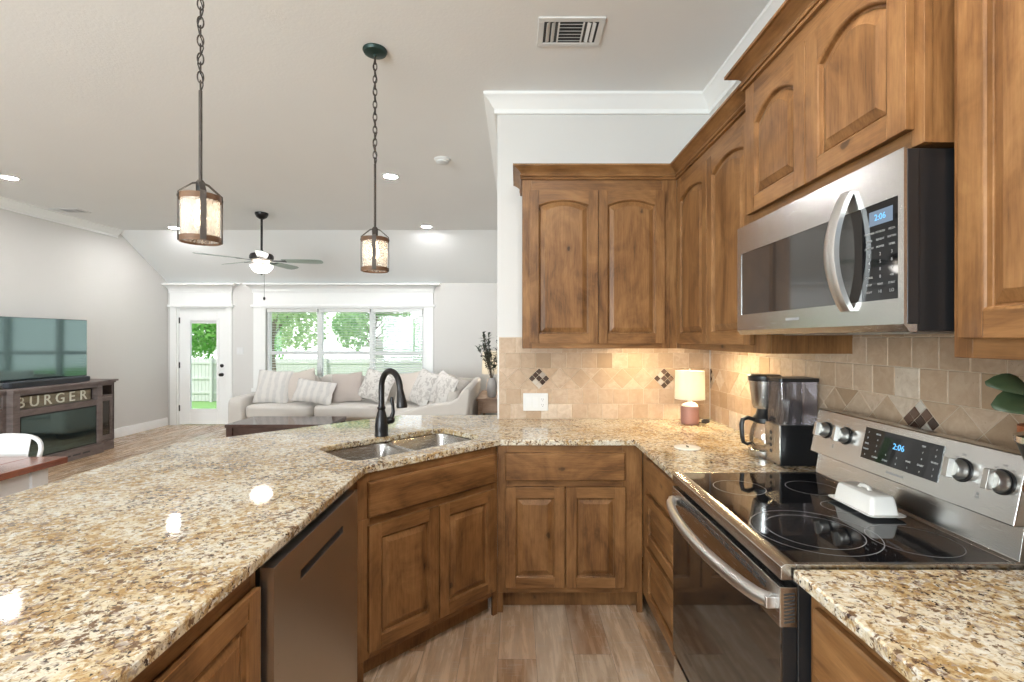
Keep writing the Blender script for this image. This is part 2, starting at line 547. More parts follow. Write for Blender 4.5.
def box(bm, x0, x1, y0, y1, z0, z1, mi=0):
    v = [bm.verts.new(p) for p in ((x0, y0, z0), (x1, y0, z0), (x1, y1, z0), (x0, y1, z0), (x0, y0, z1), (x1, y0, z1), (x1, y1, z1), (x0, y1, z1))]
    for q in ((0, 3, 2, 1), (4, 5, 6, 7), (0, 1, 5, 4), (1, 2, 6, 5), (2, 3, 7, 6), (3, 0, 4, 7)):
        face(bm, [v[i] for i in q], mi)
    return v


def prism(bm, poly, z0, z1, mi=0, axis='z'):
    """extrude a 2D polygon (counter-clockwise). axis z: (x,y)->z ; y: (x,z)->y ; x: (y,z)->x"""
    def P(p, t):
        return {'z': (p[0], p[1], t), 'y': (p[0], t, p[1]), 'x': (t, p[0], p[1])}[axis]
    a = [bm.verts.new(P(p, z0)) for p in poly]
    b = [bm.verts.new(P(p, z1)) for p in poly]
    n = len(poly)
    face(bm, list(reversed(a)), mi)
    face(bm, b, mi)
    for i in range(n):
        j = (i + 1) % n
        face(bm, [a[i], a[j], b[j], b[i]], mi)


def loft(bm, rings, mi=0, cap0=True, cap1=True, closed=True):
    vs = [[bm.verts.new(p) for p in r] for r in rings]
    n = len(rings[0])
    for a, b in zip(vs[:-1], vs[1:]):
        for i in range(n if closed else n - 1):
            j = (i + 1) % n
            face(bm, [a[i], a[j], b[j], b[i]], mi)
    if cap0:
        face(bm, list(reversed(vs[0])), mi)
    if cap1:
        face(bm, vs[-1], mi)
    return vs


def lathe(bm, prof, c=(0, 0, 0), seg=32, mi=0, cap0=True, cap1=True):
    rings = [[(c[0] + r * math.cos(2 * PI * i / seg), c[1] + r * math.sin(2 * PI * i / seg), c[2] + z) for i in range(seg)] for r, z in prof]
    return loft(bm, rings, mi, cap0, cap1)


def frame_of(d):
    d = Vector(d).normalized()
    up = Vector((0, 0, 1)) if abs(d.z) < 0.95 else Vector((1, 0, 0))
    a = d.cross(up).normalized()
    return a, a.cross(d).normalized()


def tube(bm, pts, rad, seg=12, mi=0, closed=False, cap=True, flat=1.0):
    pts = [Vector(p) for p in pts]
    n = len(pts)
    rr = rad if isinstance(rad, (list, tuple)) else [rad] * n
    rings = []
    ref = None
    for i, p in enumerate(pts):
        if closed:
            d = pts[(i + 1) % n] - pts[i - 1]
        else:
            d = pts[min(i + 1, n - 1)] - pts[max(i - 1, 0)]
        d.normalize()
        if ref is None:
            a, b = frame_of(d)
        else:
            a = (ref - d * ref.dot(d)).normalized()
            b = a.cross(d).normalized()
        ref = a
        rings.append([tuple(p + a * rr[i] * math.cos(2 * PI * k / seg) + b * rr[i] * flat * math.sin(2 * PI * k / seg)) for k in range(seg)])
    if closed:
        rings.append(rings[0])
        loft(bm, rings, mi, False, False)
        bmesh.ops.remove_doubles(bm, verts=bm.verts, dist=1e-6)
    else:
        loft(bm, rings, mi, cap, cap)


def cyl(bm, p0, p1, r0, r1=None, seg=24, mi=0):
    tube(bm, [p0, p1], [r0, r0 if r1 is None else r1], seg, mi)


def ball(bm, c, r, mi=0, sx=1, sy=1, sz=1, u=16, v=10):
    m = Matrix.Translation(c) @ Matrix.Diagonal((sx * r, sy * r, sz * r, 1))
    res = bmesh.ops.create_uvsphere(bm, u_segments=u, v_segments=v, radius=1, matrix=m)
    for vv in res['verts']:
        for f in vv.link_faces:
            f.material_index = mi


def sbox(bm, cx, cy, cz, w, d, h, e=5.0, n=10, mi=0, sag=0.0):
    """soft rounded block (superellipsoid cube)"""
    tmp = bmesh.new()
    bmesh.ops.create_cube(tmp, size=2)
    bmesh.ops.subdivide_edges(tmp, edges=tmp.edges[:], cuts=n, use_grid_fill=True)
    vm = {}
    for v in tmp.verts:
        p = v.co
        q = (abs(p.x) ** e + abs(p.y) ** e + abs(p.z) ** e) ** (1 / e)
        s = p / q
        z = s.z * (1 - sag * 0) + sag * (1 - s.x ** 2) * (1 - s.y ** 2) * (1 if s.z > 0 else 0)
        vm[v] = bm.verts.new((cx + s.x * w / 2, cy + s.y * d / 2, cz + z * h / 2))
    for f in tmp.faces:
        face(bm, [vm[v] for v in f.verts], mi)
    tmp.free()


def obj(name, bm, mats, parent=None, smooth=35, bevel=0.0, segs=2):
    bmesh.ops.recalc_face_normals(bm, faces=bm.faces[:])
    me = bpy.data.meshes.new(name)
    bm.to_mesh(me)
    bm.free()
    for m in (mats if isinstance(mats, (list, tuple)) else [mats]):
        me.materials.append(m)
    if smooth:
        for p in me.polygons:
            p.use_smooth = True
        me.set_sharp_from_angle(angle=R(smooth))
    o = bpy.data.objects.new(name, me)
    C.objects.link(o)
    if parent:
        o.parent = parent
    if bevel > 0:
        md = o.modifiers.new('bevel', 'BEVEL')
        md.width = bevel
        md.segments = segs
        md.limit_method = 'ANGLE'
        md.angle_limit = R(40)
        md.harden_normals = True
    return o


def tag(o, label, cat, group=None):
    o['label'] = label
    o['category'] = cat
    if group:
        o['group'] = group
    return o


def thing(name, label, cat, loc=(0, 0, 0), rz=0.0, group=None):
    o = bpy.data.objects.new(name, None)
    o.empty_display_size = 0.05
    C.objects.link(o)
    o.location = loc
    o.rotation_euler = (0, 0, rz)
    return tag(o, label, cat, group)


def struct(name, bm, mats, smooth=35, bevel=0.0, parent=None):
    o = obj(name, bm, mats, parent, smooth, bevel)
    if parent is None:
        o['kind'] = 'structure'
    return o


def stuff(o, label, cat):
    tag(o, label, cat)
    o['kind'] = 'stuff'
    return o


def dup(root, loc, label, rz=None):
    r = root.copy()
    C.objects.link(r)
    r.location = loc
    if rz is not None:
        r.rotation_euler = (0, 0, rz)
    r['label'] = label
    for ch in root.children:
        c = ch.copy()
        C.objects.link(c)
        c.parent = r
        for g in ch.children:
            d = g.copy()
            C.objects.link(d)
            d.parent = c
    return r


def text_bm(bm, s, size, origin, ux, uz, depth=0.001, mi=0, align='CENTER', spacing=1.0):
    """flat solid lettering; ux = reading direction, uz = up direction"""
    cu = bpy.data.curves.new('lettering', 'FONT')
    cu.body = s
    cu.size = size
    cu.align_x = align
    cu.align_y = 'CENTER'
    cu.extrude = depth
    cu.space_character = spacing
    cu.resolution_u = 3
    to = bpy.data.objects.new('lettering', cu)
    C.objects.link(to)
    dg = bpy.context.evaluated_depsgraph_get()
    me = bpy.data.meshes.new_from_object(to.evaluated_get(dg))
    bpy.data.objects.remove(to)
    bpy.data.curves.remove(cu)
    ux, uz, o = Vector(ux).normalized(), Vector(uz).normalized(), Vector(origin)
    un = ux.cross(uz)
    vs = [bm.verts.new(o + ux * v.co.x + uz * v.co.y + un * v.co.z) for v in me.vertices]
    for p in me.polygons:
        face(bm, [vs[i] for i in p.vertices], mi)
    bpy.data.meshes.remove(me)


def at(px, py, Y):
    return Vector(((px - 517) * Y / FPX, Y, EYE - (py - 339) * Y / FPX))


# ================================================================== SETTING
XR, YB = 1.275, 3.18            # kitchen right wall, kitchen back wall
XL, YF = -5.84, 8.08            # living left wall, far wall
XE = -0.13                      # end of the kitchen back wall
CZ = 3.03                       # flat ceiling
YC, ZF = 7.05, 2.376            # where the ceiling starts to slope, its height at the far wall
YR = -3.0                       # wall behind the camera

bm = BM()
box(bm, XL - .12, XR + .12, YR - .12, YF + .12, -0.12, 0)
struct('floor', bm, M['floor'])

bm = BM()
box(bm, XL - .12, XR + .12, YR - .12, YC, CZ, CZ + .1)
prism(bm, [(YC, CZ), (YF + .12, ZF - (CZ - ZF) * .12 / (YF - YC)), (YF + .12, ZF + .1), (YC, CZ + .1)], XL - .12, XR + .12, axis='x')
struct('ceiling', bm, M['ceil'], smooth=0)

bm = BM()
box(bm, XE, XR + .12, YB, YB + .12, 0, CZ)
struct('wall_back', bm, M['wall'], bevel=0.006)
bm = BM()
prism(bm, [(YB + .12, 0), (YF, 0), (YF, ZF), (YC, CZ), (YB + .12, CZ)], XE, XE + .12, axis='x')
struct('wall_living_right', bm, M['wall'])
bm = BM()
box(bm, XR, XR + .12, YR, YB, 0, CZ)
struct('wall_right', bm, M['wall'])
bm = BM()
prism(bm, [(YR, 0), (YF, 0), (YF, ZF), (YC, CZ), (YR, CZ)], XL - .12, XL, axis='x')
struct('wall_left', bm, M['wall'])
# far wall with a door and a window opening
DX0, DX1, DZ1 = -5.69, -4.86, 1.968
WX0, WX1, WZ0, WZ1 = -4.20, -1.56, 0.62, 1.945
bm = BM()
for a, b_, c_, d_ in ((XL - .12, DX0, 0, ZF), (DX0, DX1, DZ1, ZF), (DX1, WX0, 0, ZF), (WX0, WX1, 0, WZ0), (WX0, WX1, WZ1, ZF), (WX1, XE + .12, 0, ZF)):
    box(bm, a, b_, YF, YF + .12, c_, d_)
struct('wall_far', bm, M['wall'])
# wall behind the camera, with a wide opening added for the fill lamp
bm = BM()
for a, b_, c_, d_ in ((XL - .12, -5.6, 0, CZ), (-5.6, -1.2, 0, .5), (-5.6, -1.2, 2.4, CZ), (-1.2, XR + .12, 0, CZ)):
    box(bm, a, b_, YR - .12, YR, c_, d_)
struct('wall_rear', bm, M['wall'])


def crown_run(bm, pts, z, out=0.09, drop=0.11, left=True):
    """white crown swept along a plan polyline (room on the right-hand side of travel if left=False)"""
    prof = [(0, 0), (out, 0), (out, -.018), (out * .86, -.026), (out * .62, -.045), (out * .36, -.075), (out * .22, -.085), (out * .22, -drop), (0, -drop)]
    n = len(pts)
    rings = []
    for i, p in enumerate(pts):
        p = Vector((p[0], p[1]))
        d0 = (p - Vector(pts[i - 1])).normalized() if i > 0 else None
        d1 = (Vector(pts[i + 1]) - p).normalized() if i < n - 1 else None
        nn = []
        for d in (d0, d1):
            if d is not None:
                nn.append(Vector((d.y, -d.x)))
        m = nn[0] if len(nn) == 1 else (nn[0] + nn[1]) / (1 + nn[0].dot(nn[1]))
        rings.append([(p.x + m.x * o, p.y + m.y * o, z + h) for o, h in prof])
    loft(bm, rings)


bm = BM()
crown_run(bm, [(XE, YC + .05), (XE, YB), (XR, YB), (XR, YR)], CZ, 0.085, 0.115)
bmesh.ops.recalc_face_normals(bm, faces=bm.faces[:])
o = struct('trim_1', bm, M['white'])
bm = BM()
crown_run(bm, [(XL, YR), (XL, YC)], CZ, 0.085, 0.115)
struct('trim_2', bm, M['white'])


def baseboard(name, a, b_, nrm):
    bm = BM()
    a, b_, nrm = Vector(a), Vector(b_), Vector(nrm)
    prof = [(0, 0), (.016, 0), (.016, .105), (.010, .118), (.010, .128), (0, .132)]
    rings = [[(p.x + nrm.x * o, p.y + nrm.y * o, h) for o, h in prof] for p in (a, b_)]
    loft(bm, rings)
    struct(name, bm, M['white'])


baseboard('baseboard_left', (XL, YR), (XL, YF - .02), (1, 0))
baseboard('baseboard_far', (DX1 + .1, YF), (XE, YF), (0, -1))
baseboard('baseboard_living', (XE, 3.4), (XE, YF), (-1, 0))


# door and window casings with tall crowned headers
def header(bm, x0, x1, z0, z1):
    y = YF
    box(bm, x0, x1, y - .03, y, z0 + .03, z1 - .1)
    box(bm, x0 - .035, x1 + .035, y - .05, y, z0, z0 + .035)
    box(bm, x0 - .012, x1 + .012, y - .04, y, z1 - .150, z1 - .132)
    rings = []
    for t, e in ((-.03, .0), (-.028, .012), (-.012, .014), (.015, .022), (.038, .038), (.056, .06), (.068, .088), (.07, .115), (.1, .115)):
        zz = z1 - .1 + t
        rings.append([(x0 - e, y - .03 - e, zz), (x1 + e, y - .03 - e, zz), (x1 + e, y, zz), (x0 - e, y, zz)])
    loft(bm, rings)


HZ = 2.36
bm = BM()
box(bm, DX0 - .1, DX0, YF - .022, YF, 0, 1.975)
box(bm, DX1, DX1 + .1, YF - .022, YF, 0, 1.975)
box(bm, DX0, DX1, YF - .022, YF, DZ1, 1.98)
for a, b_ in ((DX0, DX0 + .02), (DX1 - .02, DX1)):
    box(bm, a, b_, YF, YF + .12, 0, DZ1)
box(bm, DX0 + .02, DX1 - .02, YF, YF + .12, DZ1 - .02, DZ1)
header(bm, DX0 - .1, DX1 + .1, 1.975, HZ)
struct('trim_3', bm, M['white'], bevel=.003)
bm = BM()
box(bm, WX0 - .2, WX0, YF - .022, YF, .56, 1.975)
box(bm, WX1, WX1 + .16, YF - .022, YF, .56, 1.975)
box(bm, WX0 - .22, WX1 + .18, YF - .05, YF, .56, .62)
box(bm, WX0, WX1, YF - .022, YF, WZ1, 1.985)
header(bm, WX0 - .2, WX1 + .16, 1.975, HZ)
struct('trim_4', bm, M['white'], bevel=.003)

# back door
d = BM()
y0, y1 = YF + .03, YF + .075
gx0, gx1, gz0, gz1 = -5.49, -5.03, .26, 1.76
dx0, dx1, dz1 = DX0 + .022, DX1 - .022, DZ1 - .022
for a, b_, c_, e_ in ((dx0, gx0, .01, dz1), (gx1, dx1, .01, dz1), (gx0, gx1, .01, gz0), (gx0, gx1, gz1, dz1)):
    box(d, a, b_, y0, y1, c_, e_)
for a, b_, c_, e_ in ((gx0 - .03, gx0 + .01, gz0 - .03, gz1 + .03), (gx1 - .01, gx1 + .03, gz0 - .03, gz1 + .03), (gx0, gx1, gz0 - .03, gz0 + .01), (gx0, gx1, gz1 - .01, gz1 + .03)):
    box(d, a, b_, y0 - .012, y0 + .002, c_, e_)
door1 = struct('door_1', d, M['white'], bevel=.003)
bm = BM()
box(bm, gx0, gx1, y0 + .02, y0 + .026, gz0, gz1)
obj('glass_pane', bm, M['glass'], door1)
bm = BM()
box(bm, gx0, gx1, y0 + .008, y0 + .018, gz1 - .06, gz1)
obj('blind_headrail', bm, M['white_plastic'], door1)
for i, z in enumerate((.99, .84)):
    bm = BM()
    cyl(bm, (dx1 - .07, y0, z), (dx1 - .07, y0 - .012, z), .03)
    if i:
        ball(bm, (dx1 - .07, y0 - .045, z), .028)
        cyl(bm, (dx1 - .07, y0, z), (dx1 - .07, y0 - .04, z), .012)
    else:
        box(bm, dx1 - .074, dx1 - .066, y0 - .03, y0 - .01, z - .018, z + .018)
    obj('door_knob' if i else 'deadbolt', bm, M['black_metal'], door1)
for z in (.28, 1.0, 1.75):
    bm = BM()
    box(bm, dx0 - .012, dx0 + .012, y0 - .008, y0, z - .05, z + .05)
    cyl(bm, (dx0, y0 - .008, z - .05), (dx0, y0 - .008, z + .05), .007, seg=10)
    obj('hinge', bm, M['black_metal'], door1)

# three-part window
wx = [WX0, WX0 + .88, WX0 + 1.76, WX1]
for i in range(3):
    a, b_ = wx[i], wx[i + 1]
    bm = BM()
    f = .045
    yy0, yy1 = YF + .05, YF + .11
    box(bm, a, a + f, yy0, yy1, WZ0, WZ1)
    box(bm, b_ - f, b_, yy0, yy1, WZ0, WZ1)
    box(bm, a + f, b_ - f, yy0, yy1, WZ0, WZ0 + f)
    box(bm, a + f, b_ - f, yy0, yy1, WZ1 - f, WZ1)
    box(bm, a + f, b_ - f, yy0 - .01, yy1, 1.18, 1.235)
    wf = struct('window_%d' % (i + 1), bm, M['white'], bevel=.003)
    bm = BM()
    box(bm, a + f, b_ - f, yy0 + .02, yy0 + .026, WZ0 + f, 1.18)
    box(bm, a + f, b_ - f, yy0 + .035, yy0 + .041, 1.235, WZ1 - f)
    obj('glass_pane', bm, M['glass'], wf)
    t = thing('window_blind', ['white slat blind over the left pane of the living room window', 'white slat blind over the middle pane of the living room window', 'white slat blind over the right pane of the living room window'][i], 'blind', ((a + b_) / 2, YF + .02, WZ0), 0, 'blinds of the living room window')
    hw = (b_ - a) / 2 - .02
    bm = BM()
    box(bm, -hw, hw, -.03, .025, WZ1 - WZ0 - .06, WZ1 - WZ0 - .004)
    obj('headrail', bm, M['white_plastic'], t, bevel=.004)
    bm = BM()
    nsl = 29
    tilt = R(1 if i < 2 else 16)
    for k in range(nsl):
        z = .035 + k * (WZ1 - WZ0 - .115) / (nsl - 1)
        ca, sa = .024 * math.cos(tilt), .024 * math.sin(tilt)
        prism(bm, [(-ca, z - sa), (ca, z + sa), (ca, z + sa + .0025), (0, z + .005), (-ca, z - sa + .0025)], -hw, hw, axis='x')
    obj('slats', bm, M['slat'], t, smooth=20)
    bm = BM()
    for s in (-.6, .6):
        cyl(bm, (s * hw, -.026, .02), (s * hw, -.026, WZ1 - WZ0 - .05), .0012, seg=6)
        cyl(bm, (s * hw, .024, .02), (s * hw, .024, WZ1 - WZ0 - .05), .0012, seg=6)
    obj('ladder_cord', bm, M['white_plastic'], t)
    bm = BM()
    box(bm, -hw, hw, -.026, .024, .0, .022)
    obj('bottom_rail', bm, M['white_plastic'], t, bevel=.003)
bm = BM()
for x in wx[1:3]:
    box(bm, x - .014, x + .014, YF + .045, YF + .115, WZ0, WZ1)
struct('trim_5', bm, M['white'], bevel=.003)

# unseen window behind the camera, put in to admit the fill light
bm = BM()
for a in (-5.6, -4.16, -2.7, -1.26):
    box(bm, a, a + .06, YR - .1, YR - .04, .5, 2.4)
for z in (.5, 2.34):
    box(bm, -5.54, -1.26, YR - .1, YR - .04, z, z + .06)
wf = struct('window_4', bm, M['white'])
bm = BM()
box(bm, -5.54, -1.26, YR - .08, YR - .074, .56, 2.34)
obj('glass_pane', bm, M['glass'], wf)

# ================================================================== BACKSPLASH
TP = 0.0985


def clip(poly, u0, u1, v0, v1):
    for ax, lim, sg in ((0, u0, 1), (0, u1, -1), (1, v0, 1), (1, v1, -1)):
        res = []
        for i in range(len(poly)):
            a, b_ = poly[i - 1], poly[i]
            da, db = (a[ax] - lim) * sg, (b_[ax] - lim) * sg
            if (da >= 0) != (db >= 0):
                t = da / (da - db)
                res.append((a[0] + (b_[0] - a[0]) * t, a[1] + (b_[1] - a[1]) * t))
            if db >= 0:
                res.append(b_)
        poly = res
        if len(poly) < 3:
            return []
    out = []
    for p in poly:
        if not out or (abs(p[0] - out[-1][0]) + abs(p[1] - out[-1][1])) > 1e-5:
            out.append(p)
    if len(out) > 2 and abs(out[0][0] - out[-1][0]) + abs(out[0][1] - out[-1][1]) < 1e-5:
        out.pop()
    return out


def inset(poly, d):
    n = len(poly)
    out = []
    for i in range(n):
        p0, p, p1 = Vector(poly[i - 1]), Vector(poly[i]), Vector(poly[(i + 1) % n])
        a, b_ = (p - p0).normalized(), (p1 - p).normalized()
        na, nb = Vector((-a.y, a.x)), Vector((-b_.y, b_.x))
        k = 1 + na.dot(nb)
        m = (na + nb) / max(k, .25)
        out.append((p.x + m.x * d, p.y + m.y * d))
    return out


def area2(p):
    return sum(p[i - 1][0] * p[i][1] - p[i][0] * p[i - 1][1] for i in range(len(p))) / 2


def tile_wall(name, P, u0, u1, v0, v1, mosaics, ph):
    """P(u, v, h) -> world; h = height off the wall"""
    bm = BM()
    g = [P(u0, v0, .004), P(u1, v0, .004), P(u1, v1, .004), P(u0, v1, .004)]
    k = [P(u0, v0, 0), P(u1, v0, 0), P(u1, v1, 0), P(u0, v1, 0)]
    loft(bm, [k, g], 1)
    rnd = random.Random(3)

    def tile(poly, mi=0, gap=.0011, h=.0062):
        poly = clip(poly, u0 + .0005, u1 - .0005, v0 + .0005, v1 - .0005)
        if len(poly) < 3 or area2(poly) < 2e-4 * (.1 if mi == 2 else 1):
            return
        a = inset(poly, gap)
        b_ = inset(poly, gap + .0022)
        if area2(b_) <= 0:
            return
        loft(bm, [[P(u, v, .003) for u, v in a], [P(u, v, h - .0018) for u, v in a], [P(u, v, h) for u, v in b_]], mi, False)
    band0, band1 = v0 + 2 * TP, v0 + 2 * TP + .137
    rows = [(v0, v0 + TP), (v0 + TP, band0)]
    z = band1
    while z < v1:
        rows.append((z, z + TP))
        z += TP
    for ri, (a, b_) in enumerate(rows):
        u = u0 - rnd.uniform(0, .1)
        if ri > 1:
            u = u0 - .03 * ri
        while u < u1:
            tile([(u, a), (u + TP * 1.02, a), (u + TP * 1.02, b_), (u, b_)])
            u += TP * 1.02
    D = .137
    k0 = int((u0 - ph) / D) - 2
    k1 = int((u1 - ph) / D) + 2
    mz = (band0 + band1) / 2
    for k in range(k0, k1 + 1):
        c = ph + k * D
        h = D / 2
        if k % 6 == 0 and mosaics:
            # a square of small chips turned on its corner
            s = D / math.sqrt(2) / 3
            for i in range(3):
                for j in range(3):
                    uu, vv = (i - 1) * s, (j - 1) * s
                    q = []
                    for du, dv in ((-.5, -.5), (.5, -.5), (.5, .5), (-.5, .5)):
                        x, y = uu + du * s, vv + dv * s
                        q.append((c + (x - y) / math.sqrt(2), mz + (x + y) / math.sqrt(2)))
                    tile(q, 2, .0014, .008)
        else:
            tile([(c, band0), (c + h, mz), (c, band1), (c - h, mz)])
        tile([(c, band0), (c + D, band0), (c + h, mz)])
        tile([(c, band1), (c + h, mz), (c + D, band1)])
    o = obj(name, bm, [M['tile'], M['grout'], M['mosaic']], smooth=0)
    o['kind'] = 'structure'
    return o


CT = 0.914                      # counter height
tile_wall('trim_6', lambda u, v, h: (u, YB - h, v), XE + .012, XR - .009, CT, 1.452, True, .145)
tile_wall('trim_7', lambda u, v, h: (XR - h, -u, v), -(YB - .009), -.25, CT, 1.505, True, -1.52)

# ================================================================== CABINETS
WV, WH = M['wood_v'], M['wood_h']


def door_bm(wd, ht, arch=0.0, st=.053, th=.02, raise_=True):
    """front face at y=-th, back at y=0, lower left corner at the origin"""
    bm = BM()
    e = .0025

    def slab(x0, x1, z0, z1, mi):
        v = [(x0, 0, z0), (x1, 0, z0), (x1, 0, z1), (x0, 0, z1)]
        f = [(x0, -th, z0), (x1, -th, z0), (x1, -th, z1), (x0, -th, z1)]
        loft(bm, [v, f], mi)
    # stiles
    slab(0, st, 0, ht, 0)
    slab(wd - st, wd, 0, ht, 0)
    # bottom rail
    slab(st, wd - st, 0, st, 1)
    n = 14 if arch > 0 else 2
    sp = ht - st - arch             # spring line of the top rail

    def top(i, t):                  # lower edge of the top rail, inset i
        x = st + i + (wd - 2 * st - 2 * i) * t
        if arch <= 0:
            return x, ht - st - i
        q = 2 * t - 1
        # flat shoulders then an arc
        return x, sp - i + arch * (1 - q * q)
    poly = [(st, ht)] + [top(0, t / (n - 1)) for t in range(n)] + [(wd - st, ht)]
    a = [bm.verts.new((x, 0, z)) for x, z in poly]
    b_ = [bm.verts.new((x, -th, z)) for x, z in poly]
    for i in range(1, n):
        t0 = (poly[i][0], ht)
        t1 = (poly[i + 1][0], ht) if i + 1 <= n else None
        q = [poly[i], poly[i + 1], (poly[i + 1][0], ht), (poly[i][0], ht)]
        loft(bm, [[(x, 0, z) for x, z in q], [(x, -th, z) for x, z in q]], 1)
    for v in a + b_:
        bm.verts.remove(v)

    def ring(i, dpt):
        pts = [(st + i, st + i), (wd - st - i, st + i)]
        pts += [top(i, t / (n - 1)) for t in range(n - 1, -1, -1)]
        return [(x, -th + dpt, z) for x, z in pts]
    prof = [(0, 0), (.003, .001), (.006, .004), (.0075, .0145), (.0125, .0155), (.0145, .0125), (.036, .0036), (.0375, .002)]
    if min(wd, ht) - 2 * st < .1:
        prof = [(i * .55, q) for i, q in prof]
    loft(bm, [ring(i, q) for i, q in prof], 0, False, True)
    bmesh.ops.remove_doubles(bm, verts=bm.verts[:], dist=1e-5)
    return bm


def slab_drawer_bm(wd, ht, th=.02):
    bm = BM()
    c = .006
    loft(bm, [[(0, 0, 0), (wd, 0, 0), (wd, 0, ht), (0, 0, ht)],
              [(0, -th + .006, 0), (wd, -th + .006, 0), (wd, -th + .006, ht), (0, -th + .006, ht)],
              [(c, -th, c), (wd - c, -th, c), (wd - c, -th, ht - c), (c, -th, ht - c)]], 0)
    return bm


def cab_crown(bm, x0, x1, yf, yb, z0, left=True, right=True):
    """stained crown round the top of a wall cabinet; front at yf (outward -y)"""
    rings = []
    for e, h in ((.0, 0), (.010, .001), (.013, .007), (.010, .012), (.004, .0135), (.004, .016), (.013, .018), (.016, .024), (.013, .03), (.008, .032), (.010, .038), (.018, .048), (.034, .060), (.046, .066), (.048, .0675), (.056, .068), (.056, .079), (0.0, .08)):
        l = e if left else 0
        r = e if right else 0
        rings.append([(x0 - l, yf - e, z0 + h), (x1 + r, yf - e, z0 + h), (x1 + r, yb, z0 + h), (x0 - l, yb, z0 + h)])
    loft(bm, rings)


def cabinet(name, label, loc, rz, wd, dp, z0, z1, doors=(), drawers=(), toe=0.0, crown=None, foot=False):
    """local: x 0..wd, front face y=0, body to y=dp.  doors: (x0,x1,z0,z1,arch); drawers: (x0,x1,z0,z1,panelled)"""
    t = thing(name, label, 'cabinet', (loc[0], loc[1], 0), rz)
    bm = BM()
    ff = .019
    if toe > 0:
        box(bm, .001, wd - .001, ff, dp, toe, min(z1, .66) if z1 < .7 else z1)
        box(bm, .001, wd - .001, .075, dp, 0, toe)
    else:
        box(bm, .001, wd - .001, ff, dp, z0 + (.025 if crown and z0 < 1.5 else 0), z1)
        if crown and z0 < 1.5:
            box(bm, .001, .019, ff, dp, z0, z0 + .025)
            box(bm, wd - .019, wd - .001, ff, dp, z0, z0 + .025)
    obj('body', bm, [WV], t)
    # face frame
    bm = BM()
    op = [(d_[0], d_[1], d_[2], d_[3]) for d_ in list(doors) + list(drawers)]
    xs0 = min(o_[0] for o_ in op) + .012
    xs1 = max(o_[1] for o_ in op) - .012
    zb = toe if toe > 0 else z0
    box(bm, 0, xs0, 0, ff, zb, z1, 0)
    box(bm, xs1, wd, 0, ff, zb, z1, 0)
    zz = sorted(set([round(o_[2], 4) for o_ in op] + [round(o_[3], 4) for o_ in op]))
    lows = sorted(set(round(o_[2], 4) for o_ in op))
    tops = sorted(set(round(o_[3], 4) for o_ in op))
    box(bm, xs0, xs1, 0, ff, zb, lows[0] + .012, 1)
    box(bm, xs0, xs1, 0, ff, tops[-1] - .012, z1, 1)
    for tp, lw in zip(tops[:-1], lows[1:]):
        box(bm, xs0, xs1, 0, ff, tp - .012, lw + .012, 1)
    dd = sorted(doors)
    for a, b_ in zip(dd[:-1], dd[1:]):
        if b_[0] > a[1] - .001:
            box(bm, a[1] - .012, b_[0] + .012, .001, ff, a[2], a[3], 0)
    if foot and toe > 0:
        for (xa, xb, fl) in ((0, .03, 1), (wd - .03, wd, -1)):
            if fl > 0:
                pl = [(xa, 0), (xb, 0), (xb, toe), (xa, toe)]
            else:
                pl = [(xa, 0), (xb, 0), (xb, toe), (xa, toe)]
            prism(bm, pl, 0, ff, 0, 'y')
    obj('face_frame', bm, [WV, WH], t, bevel=.0015, segs=1)
    for (a, b_, c_, e_, arch) in doors:
        o = obj('door', door_bm(b_ - a, e_ - c_, arch), [WV, WH], t, smooth=9, bevel=.0022)
        o.location = (a, -.0005, c_)
    for (a, b_, c_, e_, pan) in drawers:
        o = obj('drawer', door_bm(b_ - a, e_ - c_, 0, .045) if pan else slab_drawer_bm(b_ - a, e_ - c_), [WH, WH], t, smooth=9, bevel=.0015, segs=1)
        o.location = (a, -.0005, c_)
    if crown:
        bm = BM()
        cab_crown(bm, 0, wd, 0, dp - .001, z1, *crown)
        obj('crown_moulding', bm, WH, t)
    return t


UZ0, UZ1 = 1.383, 2.378
UF = .944                       # front plane of the right-hand wall cabinets
# back wall upper pair, left end at x=.03
cabinet('wall_cabinet', 'alder wall cabinet with two arched doors beside the end of the kitchen back wall', (.032, 2.855), 0, UF - .032, YB - 2.855 - .001, UZ0, UZ1,
        doors=[(.043, .4435, 1.415, 2.312, .03), (.4475, .836, 1.415, 2.312, .03)], crown=(True, False))
# right wall, far pair
cabinet('wall_cabinet', 'alder wall cabinet with two arched doors in the corner left of the microwave', (UF, 2.855), R(-90), 2.855 - 1.826, XR - UF - .001, UZ0, UZ1,
        doors=[(.06, .496, 1.415, 2.312, .034), (.502, .94, 1.415, 2.312, .034)], crown=(False, False))
# over the microwave
MF = .862
cabinet('wall_cabinet', 'short deep alder cabinet with two arched doors above the microwave', (MF, 1.824), R(-90), 1.824 - 1.022, XR - MF - .001, 1.856, UZ1,
        doors=[(.052, .408, 1.893, 2.312, .045), (.414, .778, 1.893, 2.312, .045)], crown=(True, True))
# near right
cabinet('wall_cabinet', 'tall alder wall cabinet right of the microwave at the right edge of the photo', (.922, 1.0195), R(-90), 1.0195 - .42, XR - .922 - .001, 1.40, UZ1,
        doors=[(.03, .57, 1.441, 2.312, .06)], crown=(False, True))

